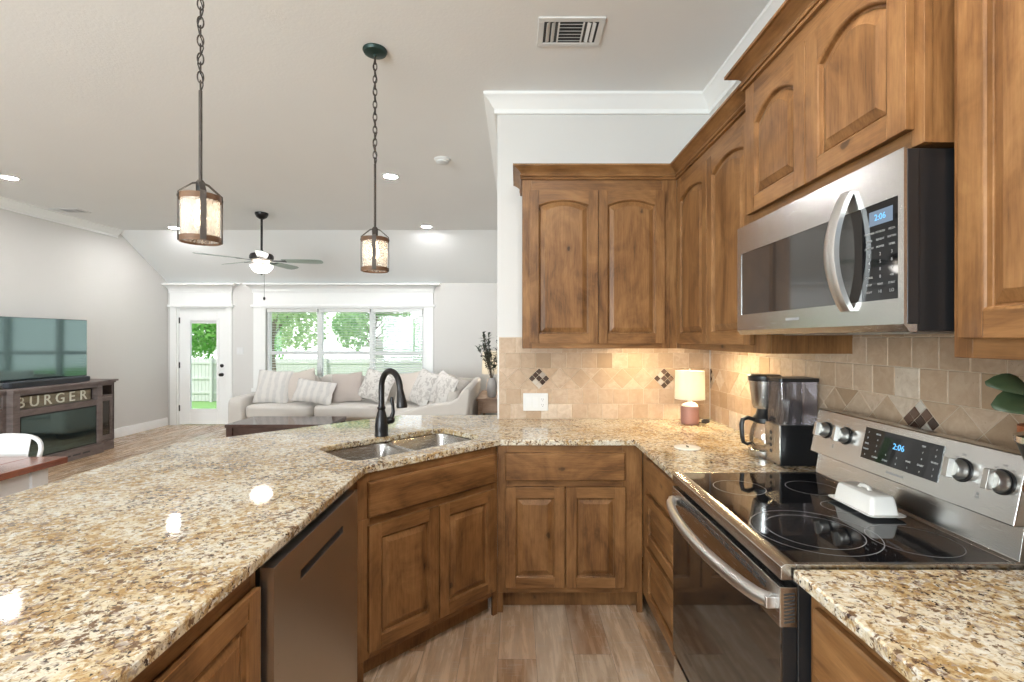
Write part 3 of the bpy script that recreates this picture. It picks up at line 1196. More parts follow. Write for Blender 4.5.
# --- base cabinets
BF = 2.54                       # face of the back base cabinet
BT = .8835                      # top of the base cabinets
cabinet('base_cabinet', 'alder base cabinet with one wide drawer over two doors under the switch plate', (-.103, BF), 0, .66 + .103, YB - BF - .001, 0, BT,
        doors=[(.0415, .352, .139, .664, 0), (.360, .669, .139, .664, 0)], drawers=[(.0415, .669, .697, .845, False)], toe=.105, foot=True)
RF = .662
cabinet('base_cabinet', 'alder base cabinet with a stack of three drawers left of the range', (RF, BF - .001), R(-90), BF - .001 - 1.884, XR - RF - .001, 0, BT,
        drawers=[(.12, .60, .697, .845, False), (.12, .60, .43, .664, True), (.12, .60, .139, .40, True)], toe=.105)
cabinet('base_cabinet', 'alder base cabinet under the small granite piece right of the range', (RF + .01, 1.104), R(-90), 1.104 - .42, XR - RF - .011, 0, BT,
        doors=[(.035, .40, .139, .664, 0)], drawers=[(.035, .40, .697, .845, False)], toe=.105)
# diagonal sink cabinet
SX, SY = -.655, 1.975
swd = .782
cabinet('base_cabinet', 'alder corner cabinet set on the diagonal below the sink', (SX, SY), R(45), swd, .52, 0, .69,
        doors=[(.045, .395, .139, .664, 0), (.401, .752, .139, .664, 0)], drawers=[], toe=.105, foot=True)
sinkcab = [o for o in C.objects if o.get('label', '').startswith('alder corner cabinet')][0]
bm = BM()
box(bm, 0, .057, 0, .019, .69, BT)
box(bm, swd - .045, swd, 0, .019, .69, BT)
box(bm, .057, swd - .045, 0, .019, .69, .709, 1)
box(bm, .057, swd - .045, 0, .019, .833, BT, 1)
obj('upper_frame', bm, [WV, WH], sinkcab, bevel=.0015, segs=1)
o = obj('false_drawer_front', slab_drawer_bm(.707, .148), [WH], sinkcab)
o.location = (.045, -.0005, .697)
# filler beside the dishwasher
bm = BM()
box(bm, -.70, -.655, 1.842, 1.972, 0, BT)
tag(obj('filler_panel', bm, WV, bevel=.002), 'narrow alder filler strip between the dishwasher and the sink cabinet', 'cabinet panel')
# near peninsula cabinet
PF = -.652
cabinet('base_cabinet', 'alder peninsula cabinet with a full height door near the camera', (PF, .36), R(90), 1.205 - .36, .6, 0, BT,
        doors=[(.02, .39, .139, .828, 0), (.396, .832, .139, .828, 0)], toe=.105)
# wood back of the peninsula that carries the bar overhang
bm = BM()
prism(bm, [(-1.40, .36), (-1.37, .36), (-1.37, 2.37), (-.80, 2.94), (-.30, 2.94), (-.30, 2.97), (-.815, 2.97), (-1.40, 2.385)], 0, BT)
tag(obj('peninsula_panel', bm, WV), 'alder panel under the bar overhang of the granite peninsula', 'cabinet panel')


# ================================================================== COUNTERTOPS
def round_rect(cx, cy, ang, L, Wd, r, n=6):
    pts = []
    for (sx, sy, a0) in ((1, -1, -90), (1, 1, 0), (-1, 1, 90), (-1, -1, 180)):
        for k in range(n + 1):
            a = R(a0 + 90 * k / n)
            x = sx * (L / 2 - r) + r * math.cos(a)
            y = sy * (Wd / 2 - r) + r * math.sin(a)
            pts.append((cx + x * math.cos(ang) - y * math.sin(ang), cy + x * math.sin(ang) + y * math.cos(ang)))
    return pts


def counter(name, poly, holes, label):
    bm = BM()

    def ringv(p, z):
        return [bm.verts.new((x, y, z)) for x, y in p]
    zt, zb = CT, CT - .03
    allE = []
    e = .004
    loops = []
    for p, sgn in [(poly, 1)] + [(h, -1) for h in holes]:
        top = inset(p, e * sgn) if sgn > 0 else inset(list(p), -e)
        r0, r1, r2, r3 = ringv(top, zt), ringv(p, zt - e), ringv(p, zb + e), ringv(top, zb)
        n = len(p)
        for A, B in ((r0, r1), (r1, r2), (r2, r3)):
            for i in range(n):
                j = (i + 1) % n
                face(bm, [A[i], A[j], B[j], B[i]])
        loops.append((r0, r3))
    for k in (0, 1):
        ed = []
        for lp in loops:
            r_ = lp[k]
            for i in range(len(r_)):
                ed.append(bm.edges.get((r_[i], r_[(i + 1) % len(r_)])))
        bmesh.ops.triangle_fill(bm, use_beauty=True, use_dissolve=False, edges=ed)
    return tag(obj(name, bm, M['granite'], smooth=30), label, 'countertop')


SC = (-.575, 2.46)              # sink centre
hole = round_rect(SC[0], SC[1], R(45), .745, .385, .07)
counter('countertop', [(-.13 + .001, 3.18 - .001), (-.132, 3.34), (-.808, 3.336), (-1.71, 2.434), (-1.71, .34), (-.622, .34), (-.622, 1.985), (-.09, 2.512), (.612, 2.512), (.612, 1.886), (XR - .001, 1.886), (XR - .001, YB - .001)], [hole],
        'long speckled granite worktop running from the peninsula past the sink to the range')
counter('countertop', [(.632, .40), (XR - .001, .40), (XR - .001, 1.103), (.632, 1.103)], [], 'short speckled granite worktop right of the range')

# ================================================================== SINK + FAUCET
sk = thing('kitchen_sink', 'stainless double bowl undermount sink in the diagonal corner', 'sink', (SC[0], SC[1], 0), R(45))
rimz = CT - .031
bm = BM()


def bowl(bm, cx, Lx, Wy, depth, r=.06):
    rings = []
    o_ = round_rect(cx, 0, 0, Lx, Wy, r)
    for ins, z in ((-.012, 0), (0, 0), (.004, -.01), (.012, -depth * .75), (.03, -depth * .96), (.07, -depth)):
        q = inset(o_, ins)
        rings.append([(x, y, rimz + z) for x, y in q])
    loft(bm, rings, 0, False, True)
    lathe(bm, [(.045, -depth + .0015), (.04, -depth + .003), (.02, -depth + .001)], (cx, 0, rimz), 24, 1, True, True)


bowl(bm, -.19, .362, .385, .2)
bowl(bm, .19, .362, .385, .2)
box(bm, -.006, .006, -.19, .19, rimz - .035, rimz - .001)
obj('bowl', bm, [M['sink'], M['chrome']], sk)

FB = (-.735, 2.62)
fa = thing('kitchen_faucet', 'dark bronze gooseneck pull-down faucet behind the sink', 'faucet', (FB[0], FB[1], CT), R(-45))
bm = BM()
lathe(bm, [(.036, 0), (.037, .006), (.034, .014), (.035, .035), (.035, .055), (.031, .09), (.024, .12), (.0185, .142), (.022, .147), (.022, .156), (.017, .16), (.017, .17)], (0, 0, 0), 28)
obj('body', bm, M['bronze'], fa)
bm = BM()
pts = [(0, 0, .16), (0, 0, .22), (0, 0, .248)]
rad_ = .094
for k in range(1, 15):
    a = PI * k / 14 * 1.0
    pts.append((rad_ - rad_ * math.cos(a), 0, 0.262 + rad_ * math.sin(a)))
tube(bm, pts, .0158, 16)
obj('spout', bm, M['bronze'], fa)
bm = BM()
hd = [(2 * rad_, 0, .264), (2 * rad_ + .004, 0, .244), (2 * rad_ + .012, 0, .212), (2 * rad_ + .018, 0, .182), (2 * rad_ + .019, 0, .172)]
tube(bm, hd, [.0165, .0195, .024, .029, .026], 20)
obj('spray_head', bm, M['bronze'], fa)
bm = BM()
hx, hy = .020, -.012
tube(bm, [(.004, .012, .075), (.014, .046, .082)], [.022, .02], 18)
ball(bm, (.015, .049, .083), .0215)
tube(bm, [(.016, .05, .09), (.02, .06, .125), (.019, .058, .16), (.016, .052, .19), (.017, .054, .208)], [.014, .010, .0085, .011, .007], 12)
obj('handle', bm, M['bronze'], fa)

# ================================================================== DISHWASHER
dw = thing('dishwasher', 'stainless dishwasher with a pocket handle in the peninsula', 'dishwasher', (-.608, 1.208, 0), R(90))
W_ = .630
bm = BM()
box(bm, 0.002, W_ - .002, .045, .60, .10, .872)
box(bm, 0.01, W_ - .01, .09, .58, 0, .10)
obj('tub', bm, M['black_plastic'], dw)
bm = BM()
# front door: recess for the hand between z=.765 and .80
for (a, b_, c_, e_) in ((0, W_, .125, .758), (0, .15, .758, .788), (W_ - .15, W_, .758, .788), (0, W_, .788, .866)):
    box(bm, a, b_, 0, .035, c_, e_)
bmesh.ops.remove_doubles(bm, verts=bm.verts[:], dist=1e-5)
obj('door_panel', bm, M['dw_steel'], dw)
bm = BM()
box(bm, 0.001, W_ - .001, .0352, .045, .125, .87)
obj('door_liner', bm, M['black_plastic'], dw)
bm = BM()
prism(bm, [(0.0, .7582), (.034, .7582), (.034, .7612), (0.0, .7632)], .1502, W_ - .1502, axis='x')
obj('pocket_handle', bm, M['handle_steel'], dw)

# ================================================================== RANGE
rg = thing('electric_range', 'stainless freestanding electric range with black glass cooktop', 'range', (.612, 1.8785, 0), R(-90))
RW = 1.8785 - 1.1085              # local x runs toward the camera, front is y=0
rgd = 1.20 - .612
bm = BM()
box(bm, .004, RW - .004, .035, rgd + .02, .02, .885)
for x in (.04, RW - .04):
    for y in (.08, rgd - .08):
        cyl(bm, (x, y, 0), (x, y, .03), .018, seg=12)
obj('body', bm, M['black_plastic'], rg, bevel=.003)
CZT = .921
bm = BM()
# rim: front band and a thin frame round the glass
prism(bm, [(-.006, .885), (.03, .885), (.03, CZT + .001), (0.004, CZT + .001), (-.006, CZT - .006)], 0, RW, axis='x')
box(bm, 0, .012, .03, rgd - .03, .885, CZT + .001)
box(bm, RW - .012, RW, .03, rgd - .03, .885, CZT + .001)
obj('cooktop_rim', bm, M['steel_x'], rg, bevel=.0015)
bm = BM()
box(bm, .012, RW - .012, .03, rgd - .03, .887, CZT)
ct = obj('cooktop_glass', bm, M['black_gloss'], rg)
bm = BM()


def ringflat(bm, cx, cy, r, wd_=.0022, z=CZT + .0004):
    n = 56
    a = [bm.verts.new((cx + (r - wd_) * math.cos(2 * PI * i / n), cy + (r - wd_) * math.sin(2 * PI * i / n), z)) for i in range(n)]
    b_ = [bm.verts.new((cx + r * math.cos(2 * PI * i / n), cy + r * math.sin(2 * PI * i / n), z)) for i in range(n)]
    for i in range(n):
        j = (i + 1) % n
        face(bm, [a[i], b_[i], b_[j], a[j]])


def loc_rg(X, Y):
    return 1.8785 - Y, X - .612


for X, Y, rr in ((.80, 1.305, (.155, .118)), (1.02, 1.245, (.102,)), (.775, 1.685, (.085,)), (1.025, 1.68, (.082,)), (1.0, 1.49, (.055,))):
    cx, cy = loc_rg(X, Y)
    for r in rr:
        ringflat(bm, cx, cy, r)
obj('burner_markings', bm, M['burner_ring'], ct)
# oven door
od = BM()
box(od, .004, RW - .004, 0, .033, .235, .86)
odo = obj('oven_door', od, M['black_plastic'], rg, bevel=.002)
bm = BM()
box(bm, .004, RW - .004, -.006, .0, .235, .775)
obj('door_glass', bm, M['oven_glass'], odo, bevel=.001)
bm = BM()
box(bm, .002, RW - .002, -.008, .033, .775, .868)
obj('door_band', bm, M['steel_x'], odo, bevel=.002)
bm = BM()
for k in range(18):
    x = .10 + k * .034
    if k in (5, 6, 11, 12):
        pass
    box(bm, x, x + .026, -.0092, -.008, .846, .851)
    box(bm, x, x + .026, -.0092, -.008, .836, .841)
obj('vent_slots', bm, M['dark_ink'], odo)
bm = BM()
for k in range(9):
    prism(bm, [(.002, .785 + k * .008), (.026, .788 + k * .008), (.026, .791 + k * .008), (.002, .788 + k * .008)], RW - .0022, RW - .0008, axis='x')
obj('side_vent_slots', bm, M['dark_ink'], odo)
bm = BM()
hp = []
for k in range(25):
    t = k / 24
    hp.append((.028 + (RW - .056) * t, -.014 - .058 * (math.sin(PI * t) ** .55), .822))
tube(bm, hp, .0155, 14, flat=1.2)
for x in (.034, RW - .034):
    box(bm, x - .014, x + .014, -.03, -.006, .808, .836)
obj('oven_handle', bm, M['handle_steel'], odo, bevel=.003)
bm = BM()
box(bm, .004, RW - .004, -.004, .033, .06, .215)
obj('storage_drawer', bm, M['steel_x'], rg, bevel=.003)
# backguard
bg0 = rgd - .055                 # local y of the riser
bm = BM()
prism(bm, [(bg0, .90), (rgd + .06, .90), (rgd + .06, 1.01), (bg0 + .025, 1.01), (bg0 + .012, .925), (bg0, .922)], 0.004, RW - .004, axis='x')
obj('riser', bm, M['steel_x'], rg, bevel=.002)
bm = BM()
py0, pz0, py1, pz1 = bg0 - .006, 1.006, bg0 + .028, 1.172
prism(bm, [(py0, pz0), (rgd + .062, pz0), (rgd + .062, pz1 - .012), (py1 + .02, pz1), (py1, pz1 - .003)], 0, RW, axis='x')
cp = obj('control_panel', bm, M['steel_x'], rg, bevel=.004)
up = Vector((0, py1 - py0, pz1 - pz0)).normalized()
nr = Vector((0, -up.z, up.y))


def on_panel(Y, z, off=0.0):
    t = (z - pz0) / (pz1 - pz0)
    return Vector((1.8785 - Y, py0 + (py1 - py0) * t, z)) + nr * off


def quad_plate(bm, Y0, Y1, za, zb, off, mi=0):
    q = [on_panel(Y1, za, -.001), on_panel(Y0, za, -.001), on_panel(Y0, zb, -.001), on_panel(Y1, zb, -.001)]
    loft(bm, [q, [p + nr * (off + .001) for p in q]], mi)


bm = BM()
quad_plate(bm, 1.318, 1.612, 1.046, 1.146, .0015)
text_bm(bm, '2:06', .026, on_panel(1.466, 1.108, .002), (1, 0, 0), up, .0003, 1)
rnd = random.Random(5)
for i in range(7):
    for j in range(5):
        Yk, zk = 1.595 - i * .043, 1.131 - j * .018
        if 2 <= i <= 4 and j < 3:
            continue
        text_bm(bm, rnd.choice(['BAKE', 'BROIL', '1', '2', '3', '4', '5', '6', '7', '8', '9', '0', 'START', 'OFF', 'WARM', 'CLEAN']), .0075, on_panel(Yk, zk, .0018), (1, 0, 0), up, .0002, 2)
obj('display', bm, [M['black_gloss'], M['led_blue'], M['pale_ink']], cp, smooth=0)
for Y in (1.808, 1.702, 1.258, 1.152):
    bm = BM()
    c = on_panel(Y, 1.098)
    tube(bm, [c - nr * .002, c + nr * .003], .031, 24, 1)
    tube(bm, [c + nr * .002, c + nr * .008, c + nr * .024, c + nr * .030], [.0245, .0265, .0245, .021], 24)
    # grip bar across the knob
    a, b_ = Vector((1, 0, 0)), up
    s = []
    for (u, v) in ((-.0075, -.0245), (.0075, -.0245), (.0075, .0245), (-.0075, .0245)):
        s.append(c + a * u + b_ * v)
    loft(bm, [[p + nr * .02 for p in s], [p + nr * .044 for p in s]])
    obj('control_knob', bm, [M['knob_steel'], M['black_plastic']], cp, bevel=.0015)
for Y in (1.808, 1.702, 1.258, 1.152):
    bm = BM()
    for da in (-.02, 0, .02):
        text_bm(bm, 'LO' if da < 0 else ('OFF' if da == 0 else 'HI'), .007, on_panel(Y - da, 1.137 if da == 0 else 1.128, .0006), (1, 0, 0), up, .0002)
    obj('dial_lettering', bm, M['plate_ink'], cp, smooth=0)
for Y in (1.755, 1.205):
    bm = BM()
    text_bm(bm, 'ON', .007, on_panel(Y, 1.045, .0006), (1, 0, 0), up, .0002)
    c = on_panel(Y, 1.053, .0003)
    tube(bm, [c, c + nr * .001], .003, 10)
    obj('indicator_light', bm, M['plate_ink'], cp, smooth=0)
bm = BM()
for k in range(10):
    Yk = 1.495 - k * .0066
    quad_plate(bm, Yk - .0046, Yk, 1.0245, 1.0315 - .0015 * (k % 3 == 1), .0006)
obj('badge_lettering', bm, M['plate_ink'], cp, smooth=0)

# ================================================================== MICROWAVE
MWX = .822
mw = thing('microwave', 'over-the-range stainless microwave with a bowed handle', 'microwave', (MWX, 1.802, 1.455), R(-90))
MWW, MH, MD = .776, .392, XR - MWX - .001
bm = BM()
box(bm, .004, MWW - .004, .03, MD, 0, MH)
box(bm, .0, MWW, .007, .034, .016, MH - .002)
obj('case', bm, M['black_plastic'], mw, bevel=.003)
# stainless fascia around the window and key pad
x1w, x2w, xk0, xk1 = .030, .50, .650, .760
bm = BM()
fz0, fz1 = .016, MH
for (a, b_, c_, e_) in ((0, x1w, fz0, fz1), (x1w, xk1, fz0, .072), (x1w, xk1, fz1 - .098, fz1), (xk1, MWW, fz0, fz1)):
    box(bm, a, b_, 0, .0068, c_, e_)
bmesh.ops.remove_doubles(bm, verts=bm.verts[:], dist=1e-5)
prism(bm, [(.012, .0), (.028, .0), (.028, fz0), (0, fz0)], 0, MWW, axis='x')
obj('fascia', bm, M['steel_x'], mw)
bm = BM()
box(bm, x1w, xk0 - .002, .002, .0068, .072, fz1 - .098)
obj('door_window', bm, M['mw_glass'], mw)
bm = BM()
box(bm, xk0, xk1, .002, .0068, .072, fz1 - .098)
kx = (xk0 + xk1) / 2 + .010
box(bm, kx - .042, kx + .028, .0012, .002, .245, .278, 1)
text_bm(bm, '2:06', .02, (kx - .008, .0008, .2615), (1, 0, 0), (0, 0, 1), .0002, 2)
for j in range(9):
    for i in range(3):
        s_ = [['POPCORN', 'POTATO', 'PIZZA'], ['COOK', 'REHEAT', 'SOFTEN'], ['DEFROST', 'POWER', 'TIMER'], ['1', '2', '3'], ['4', '5', '6'], ['7', '8', '9'], ['CLOCK', '0', '+30'], ['STOP', 'VENT', 'START'], ['LIGHT', 'HI', 'LO']][j][i]
        text_bm(bm, s_, .0105 if len(s_) < 3 else .0068, (kx - .042 + i * .034, .0012, .228 - j * .017), (1, 0, 0), (0, 0, 1), .0002, 3)
obj('key_pad', bm, [M['black_gloss'], M['lcd'], M['led_blue'], M['plate_ink']], mw, smooth=0)
bm = BM()
rings = []
for k in range(25):
    t = k / 24
    z = .052 + (.345 - .052) * t
    bow = math.sin(PI * t)
    yb = -.006 - .034 * bow ** .8
    x = .606 - .010 * bow
    hw, ht_ = .018 + .002 * bow, .009
    rings.append([(x - hw, yb - ht_ * .4, z), (x - hw * .5, yb - ht_, z), (x + hw * .5, yb - ht_, z), (x + hw, yb - ht_ * .4, z), (x + hw, yb + ht_, z), (x - hw, yb + ht_, z)])
loft(bm, rings)
obj('handle', bm, M['handle_steel'], mw)
bm = BM()
for k in range(10):
    box(bm, .325 + k * .0072, .3302 + k * .0072, -.0008, 0, .040, .0485 - .002 * (k % 3 == 1))
obj('badge_lettering', bm, M['plate_ink'], mw, smooth=0)
for k in range(2):
    bm = BM()
    box(bm, .095 + k * .33, .325 + k * .33, .115, .305, -.0012, .0)
    for j in range(10):
        box(bm, .10 + k * .33 + j * .022, .112 + k * .33 + j * .022, .12, .30, -.0025, -.001)
    obj('grease_filter', bm, M['handle_steel'], mw, smooth=0)

# ================================================================== SMALL KITCHEN THINGS
# butter dish
bd = thing('butter_dish', 'white porcelain covered butter dish on the black cooktop', 'butter dish', (1.062, 1.475, CZT + .0006), R(90))
bm = BM()
rings = [[(x, y, z) for x, y in round_rect(0, 0, 0, L, Wd, r, 4)] for L, Wd, r, z in ((.15, .07, .012, 0), (.17, .085, .014, .003), (.20, .108, .016, .008), (.202, .11, .016, .0105), (.19, .1, .016, .009))]
loft(bm, rings)
obj('plate', bm, M['porcelain'], bd)
bm = BM()
rings = [[(x, y, z) for x, y in round_rect(0, 0, 0, L, Wd, r, 5)] for L, Wd, r, z in ((.172, .084, .012, .0095), (.168, .082, .012, .02), (.158, .072, .012, .052), (.152, .066, .012, .059), (.14, .054, .01, .062))]
loft(bm, rings)
obj('lid', bm, M['porcelain'], bd)
bm = BM()
tube(bm, [(-.022, 0, .061), (-.014, 0, .069), (.014, 0, .069), (.022, 0, .061)], .006, 10)
obj('lid_handle', bm, M['porcelain'], bd)

# coffee maker
cm = thing('coffee_maker', 'black and stainless drip coffee maker with clear water tank', 'coffee maker', (1.165, 2.11, CT), R(-90))
bm = BM()
box(bm, .004, .118, -.078, .082, 0, .168)
box(bm, -.125, .004, .02, .082, 0, .335)
box(bm, -.13, .004, -.05, .082, 0, .012)
obj('body', bm, M['black_plastic'], cm, bevel=.004)
bm = BM()
box(bm, .004, .118, -.082, -.0785, .004, .168)
obj('front_panel', bm, M['steel_z'], cm)
bm = BM()
for k in range(4):
    cyl(bm, (.05, -.082, .05 + k * .026), (.05, -.0835, .05 + k * .026), .008, seg=14)
obj('button_strip', bm, M['dark_ink'], cm)
bm = BM()
rings = [[(x, y, z) for x, y in round_rect(.061, .002, 0, .112, .158, .012, 4)] for z in (.169, .345)]
loft(bm, rings, 0, True, False)
rings = [[(x, y, z) for x, y in round_rect(.061, .002, 0, .106, .152, .010, 4)] for z in (.345, .173)]
loft(bm, rings, 0, False, True)
obj('water_tank', bm, M['smoke_clear'], cm)
bm = BM()
loft(bm, [[(x, y, z) for x, y in round_rect(.061, .002, 0, .122, .168, .014, 4)] for z in (.3455, .362)])
obj('tank_lid', bm, M['black_plastic'], cm, bevel=.003)
CX, CY = -.062, -.052
bm = BM()
lathe(bm, [(.066, 0), (.068, .004), (.068, .03), (.062, .034)], (CX, CY, 0), 32)
obj('warming_plate', bm, M['steel_z'], cm)
bm = BM()
lathe(bm, [(.046, .215), (.052, .235), (.066, .338)], (CX, CY, 0), 32)
obj('brew_basket', bm, M['steel_z'], cm)
bm = BM()
lathe(bm, [(.068, .3385), (.07, .345), (.07, .36), (.062, .366)], (CX, CY, 0), 32)
obj('basket_lid', bm, M['black_plastic'], cm)
bm = BM()
lathe(bm, [(.05, .035), (.06, .045), (.064, .08), (.058, .12), (.045, .15)], (CX, CY, 0), 32, 0, True, False)
lathe(bm, [(.043, .15), (.056, .12), (.062, .08), (.058, .046), (.048, .038)], (CX, CY, 0), 32, 0, False, True)
obj('carafe', bm, M['clear'], cm)
bm = BM()
lathe(bm, [(.047, .15), (.05, .154), (.05, .172), (.038, .186), (.03, .213)], (CX, CY, 0), 32)
obj('carafe_lid', bm, M['black_plastic'], cm)
bm = BM()
tube(bm, [(CX, CY - .044, .162), (CX, CY - .075, .172), (CX, CY - .098, .165), (CX, CY - .104, .14), (CX, CY - .10, .085), (CX, CY - .095, .062), (CX, CY - .078, .053), (CX, CY - .06, .06)], [.011, .012, .012, .012, .011, .010, .009, .007], 12, flat=.8)
obj('carafe_handle', bm, M['black_plastic'], cm)

# counter lamp
lp = thing('table_lamp', 'small lit table lamp with mauve ceramic base on the granite in the kitchen corner', 'lamp', (1.068, 2.985, CT))
bm = BM()
lathe(bm, [(.046, 0), (.053, .005), (.0545, .02), (.0545, .102), (.05, .112)], (0, 0, 0), 32)
obj('base', bm, M['mauve'], lp)
bm = BM()
lathe(bm, [(.05, .1121), (.045, .121), (.03, .130), (.014, .135), (.012, .152), (0.004, .153)], (0, 0, 0), 32)
obj('neck', bm, M['pale_ceramic'], lp)
bm = BM()
lathe(bm, [(.0895, .155), (.087, .328)], (0, 0, 0), 40, 0, False, False)
lathe(bm, [(.0875, .155), (.085, .328)], (0, 0, 0), 40, 0, False, False)
lathe(bm, [(.0895, .155), (.0875, .155)], (0, 0, 0), 40, 0, False, False)
lathe(bm, [(.087, .328), (.085, .328)], (0, 0, 0), 40, 0, False, False)
obj('lamp_shade', bm, M['shade'], lp)
bm = BM()
cyl(bm, (0, 0, .15), (0, 0, .336), .003, seg=8)
for a in (0, 120, 240):
    cyl(bm, (0, 0, .322), (.086 * math.cos(R(a)), .086 * math.sin(R(a)), .322), .0016, seg=6)
ball(bm, (0, 0, .339), .006)
obj('harp', bm, M['nickel'], lp)
bm = BM()
ball(bm, (.03, 0, .235), .026, sz=1.2)
lb = obj('bulb', bm, emis('lamp_bulb', (1.0, .80, .52), 230), lp)
bm = BM()
cpts = [(.05, .01, .006), (.075, .02, .004), (.10, .0, .004), (.12, .03, .004), (.13, .10, .004), (.14, .17, .006)]
tube(bm, cpts, .0028, 8)
sbox(bm, .098, .004, .016, .05, .02, .024, 3, 4)
obj('power_cord', bm, M['black_plastic'], lp)

# round white disc on the granite
bm = BM()
lathe(bm, [(.058, 0), (.062, .002), (.062, .005), (.058, .0065), (.03, .0058)], (0, 0, 0), 40)
box(bm, -.003, .003, -.012, .012, .0058, .0115, 1)
o = obj('trivet', bm, [M['porcelain'], M['dark_ink']])
o.location = (.82, 2.325, CT)
tag(o, 'flat round white disc lying on the granite in front of the small lamp', 'trivet')

# switch plate on the backsplash
sp = thing('switch_plate', 'white three-gang plate with two rockers and an outlet on the travertine backsplash', 'switch plate', (.122, YB - .0086, 1.026))
bm = BM()
box(bm, -.082, .082, -.006, 0, -.058, .058)
obj('plate', bm, M['white_plastic'], sp, bevel=.003)
for x in (-.046, 0):
    bm = BM()
    prism(bm, [(-.0085, -.033), (-.006, -.033), (-.006, .033), (-.0065, .033)], x - .0165, x + .0165, axis='x')
    obj('rocker', bm, M['white_metal'], sp)
bm = BM()
box(bm, .0295, .0625, -.0085, -.006, -.034, .034)
for z in (-.018, .018):
    for dx in (-.006, .006):
        box(bm, .046 + dx - .001, .046 + dx + .001, -.0092, -.0085, z - .004, z + .005, 1)
    box(bm, .044, .048, -.0092, -.0085, z - .012, z - .008, 1)
obj('outlet', bm, [M['white_metal'], M['dark_ink']], sp)

# under cabinet light bars
for (lx, ly, rz, L, lab) in ((.76, 2.99, 0, .24, 'slim warm light bar under the back wall cabinets'), (1.08, 2.62, R(90), .40, 'slim warm light bar under the right wall cabinets')):
    t = thing('under_cabinet_light', lab, 'light', (lx, ly, UZ0 + .025), rz)
    bm = BM()
    box(bm, -L / 2, L / 2, -.018, .018, -.012, 0)
    obj('housing', bm, M['white_plastic'], t, bevel=.002)
    bm = BM()
    box(bm, -L / 2 + .01, L / 2 - .01, -.011, .011, -.0135, -.012)
    obj('diffuser', bm, M['under_led'], t)

# plant in a terracotta pot, black jar
vp = thing('potted_plant', 'green leafed plant in a tall terracotta pot right of the range', 'plant', (1.155, 1.03, CT))
bm = BM()
lathe(bm, [(.032, 0), (.036, .01), (.042, .27), (.058, .30), (.062, .305), (.062, .335), (.056, .335), (.053, .31)], (0, 0, 0), 32)
obj('pot', bm, M['terracotta'], vp)
bm = BM()


def leaf(bm, base, tip, wd_, droop=.2, mi=0, up=None):
    b_, t_ = Vector(base), Vector(tip)
    d_ = t_ - b_
    side = d_.cross(Vector(up or (0, 0, 1)))
    if side.length < 1e-5:
        side = Vector((1, 0, 0))
    side.normalize()
    nrm = side.cross(d_).normalized()
    n = 6
    L_, Mv, R_ = [], [], []
    for i in range(n + 1):
        t = i / n
        ww = wd_ * (math.sin(PI * min(1, t * .92 + .04)) ** .75) / 2
        p = b_ + d_ * t + nrm * (math.sin(PI * t) * droop * d_.length * .5)
        L_.append(bm.verts.new(p - side * ww + nrm * ww * .25))
        Mv.append(bm.verts.new(p))
        R_.append(bm.verts.new(p + side * ww + nrm * ww * .25))
    for i in range(n):
        face(bm, [L_[i], Mv[i], Mv[i + 1], L_[i + 1]], mi)
        face(bm, [Mv[i], R_[i], R_[i + 1], Mv[i + 1]], mi)


lb_ = BM()
stm = BM()
lv = [(-.185, -.03, .432, .048, -.085, -.02, .418), (-.19, -.05, .386, .062, -.08, -.03, .392), (-.03, -.04, .376, .06, -.085, -.045, .40), (.04, .03, .46, .06, .0, .0, .42), (.07, -.05, .43, .06, .01, -.03, .39),
      (-.02, .02, .50, .06, -.01, .01, .43), (.0, -.07, .40, .06, -.0, -.03, .37)]
for (x, y, z, ww, bx, by, bz) in lv:
    s0 = Vector((0, 0, .31))
    s1 = Vector((bx, by, bz))
    tube(stm, [s0, (s0 + s1) / 2 + Vector((0, 0, .012)), s1], .0022, 6)
    leaf(lb_, s1, (x, y, z), ww, .2, 0, (-.35, -.75, .5))
obj('stem', stm, M['leaf'], vp)
o = obj('leaves', lb_, M['leaf'], vp)
md = o.modifiers.new('thick', 'SOLIDIFY')
md.thickness = .0012

jr = thing('black_jar', 'black jar with a chrome rim at the right edge beside the range', 'jar', (1.05, .93, CT))
bm = BM()
lathe(bm, [(.04, 0), (.043, .006), (.036, .12), (.035, .2), (.042, .25), (.060, .31), (.063, .318)], (0, 0, 0), 32)
obj('body', bm, M['black_plastic'], jr)
bm = BM()
lathe(bm, [(.063, .3185), (.067, .321), (.067, .333), (.055, .338), (.02, .342)], (0, 0, 0), 32)
obj('rim', bm, M['chrome'], jr)
bm = BM()
cyl(bm, (-.036, 0, .235), (-.056, 0, .235), .008, seg=14)
cyl(bm, (-.053, 0, .235), (-.066, 0, .235), .013, seg=20)
obj('knob', bm, M['chrome'], jr, bevel=.002)
bm = BM()
text_bm(bm, 'COFFEE', .012, (-.0465, -.034, .275), (.63, -.78, 0), (0, 0, 1), .0004)
bm.free()

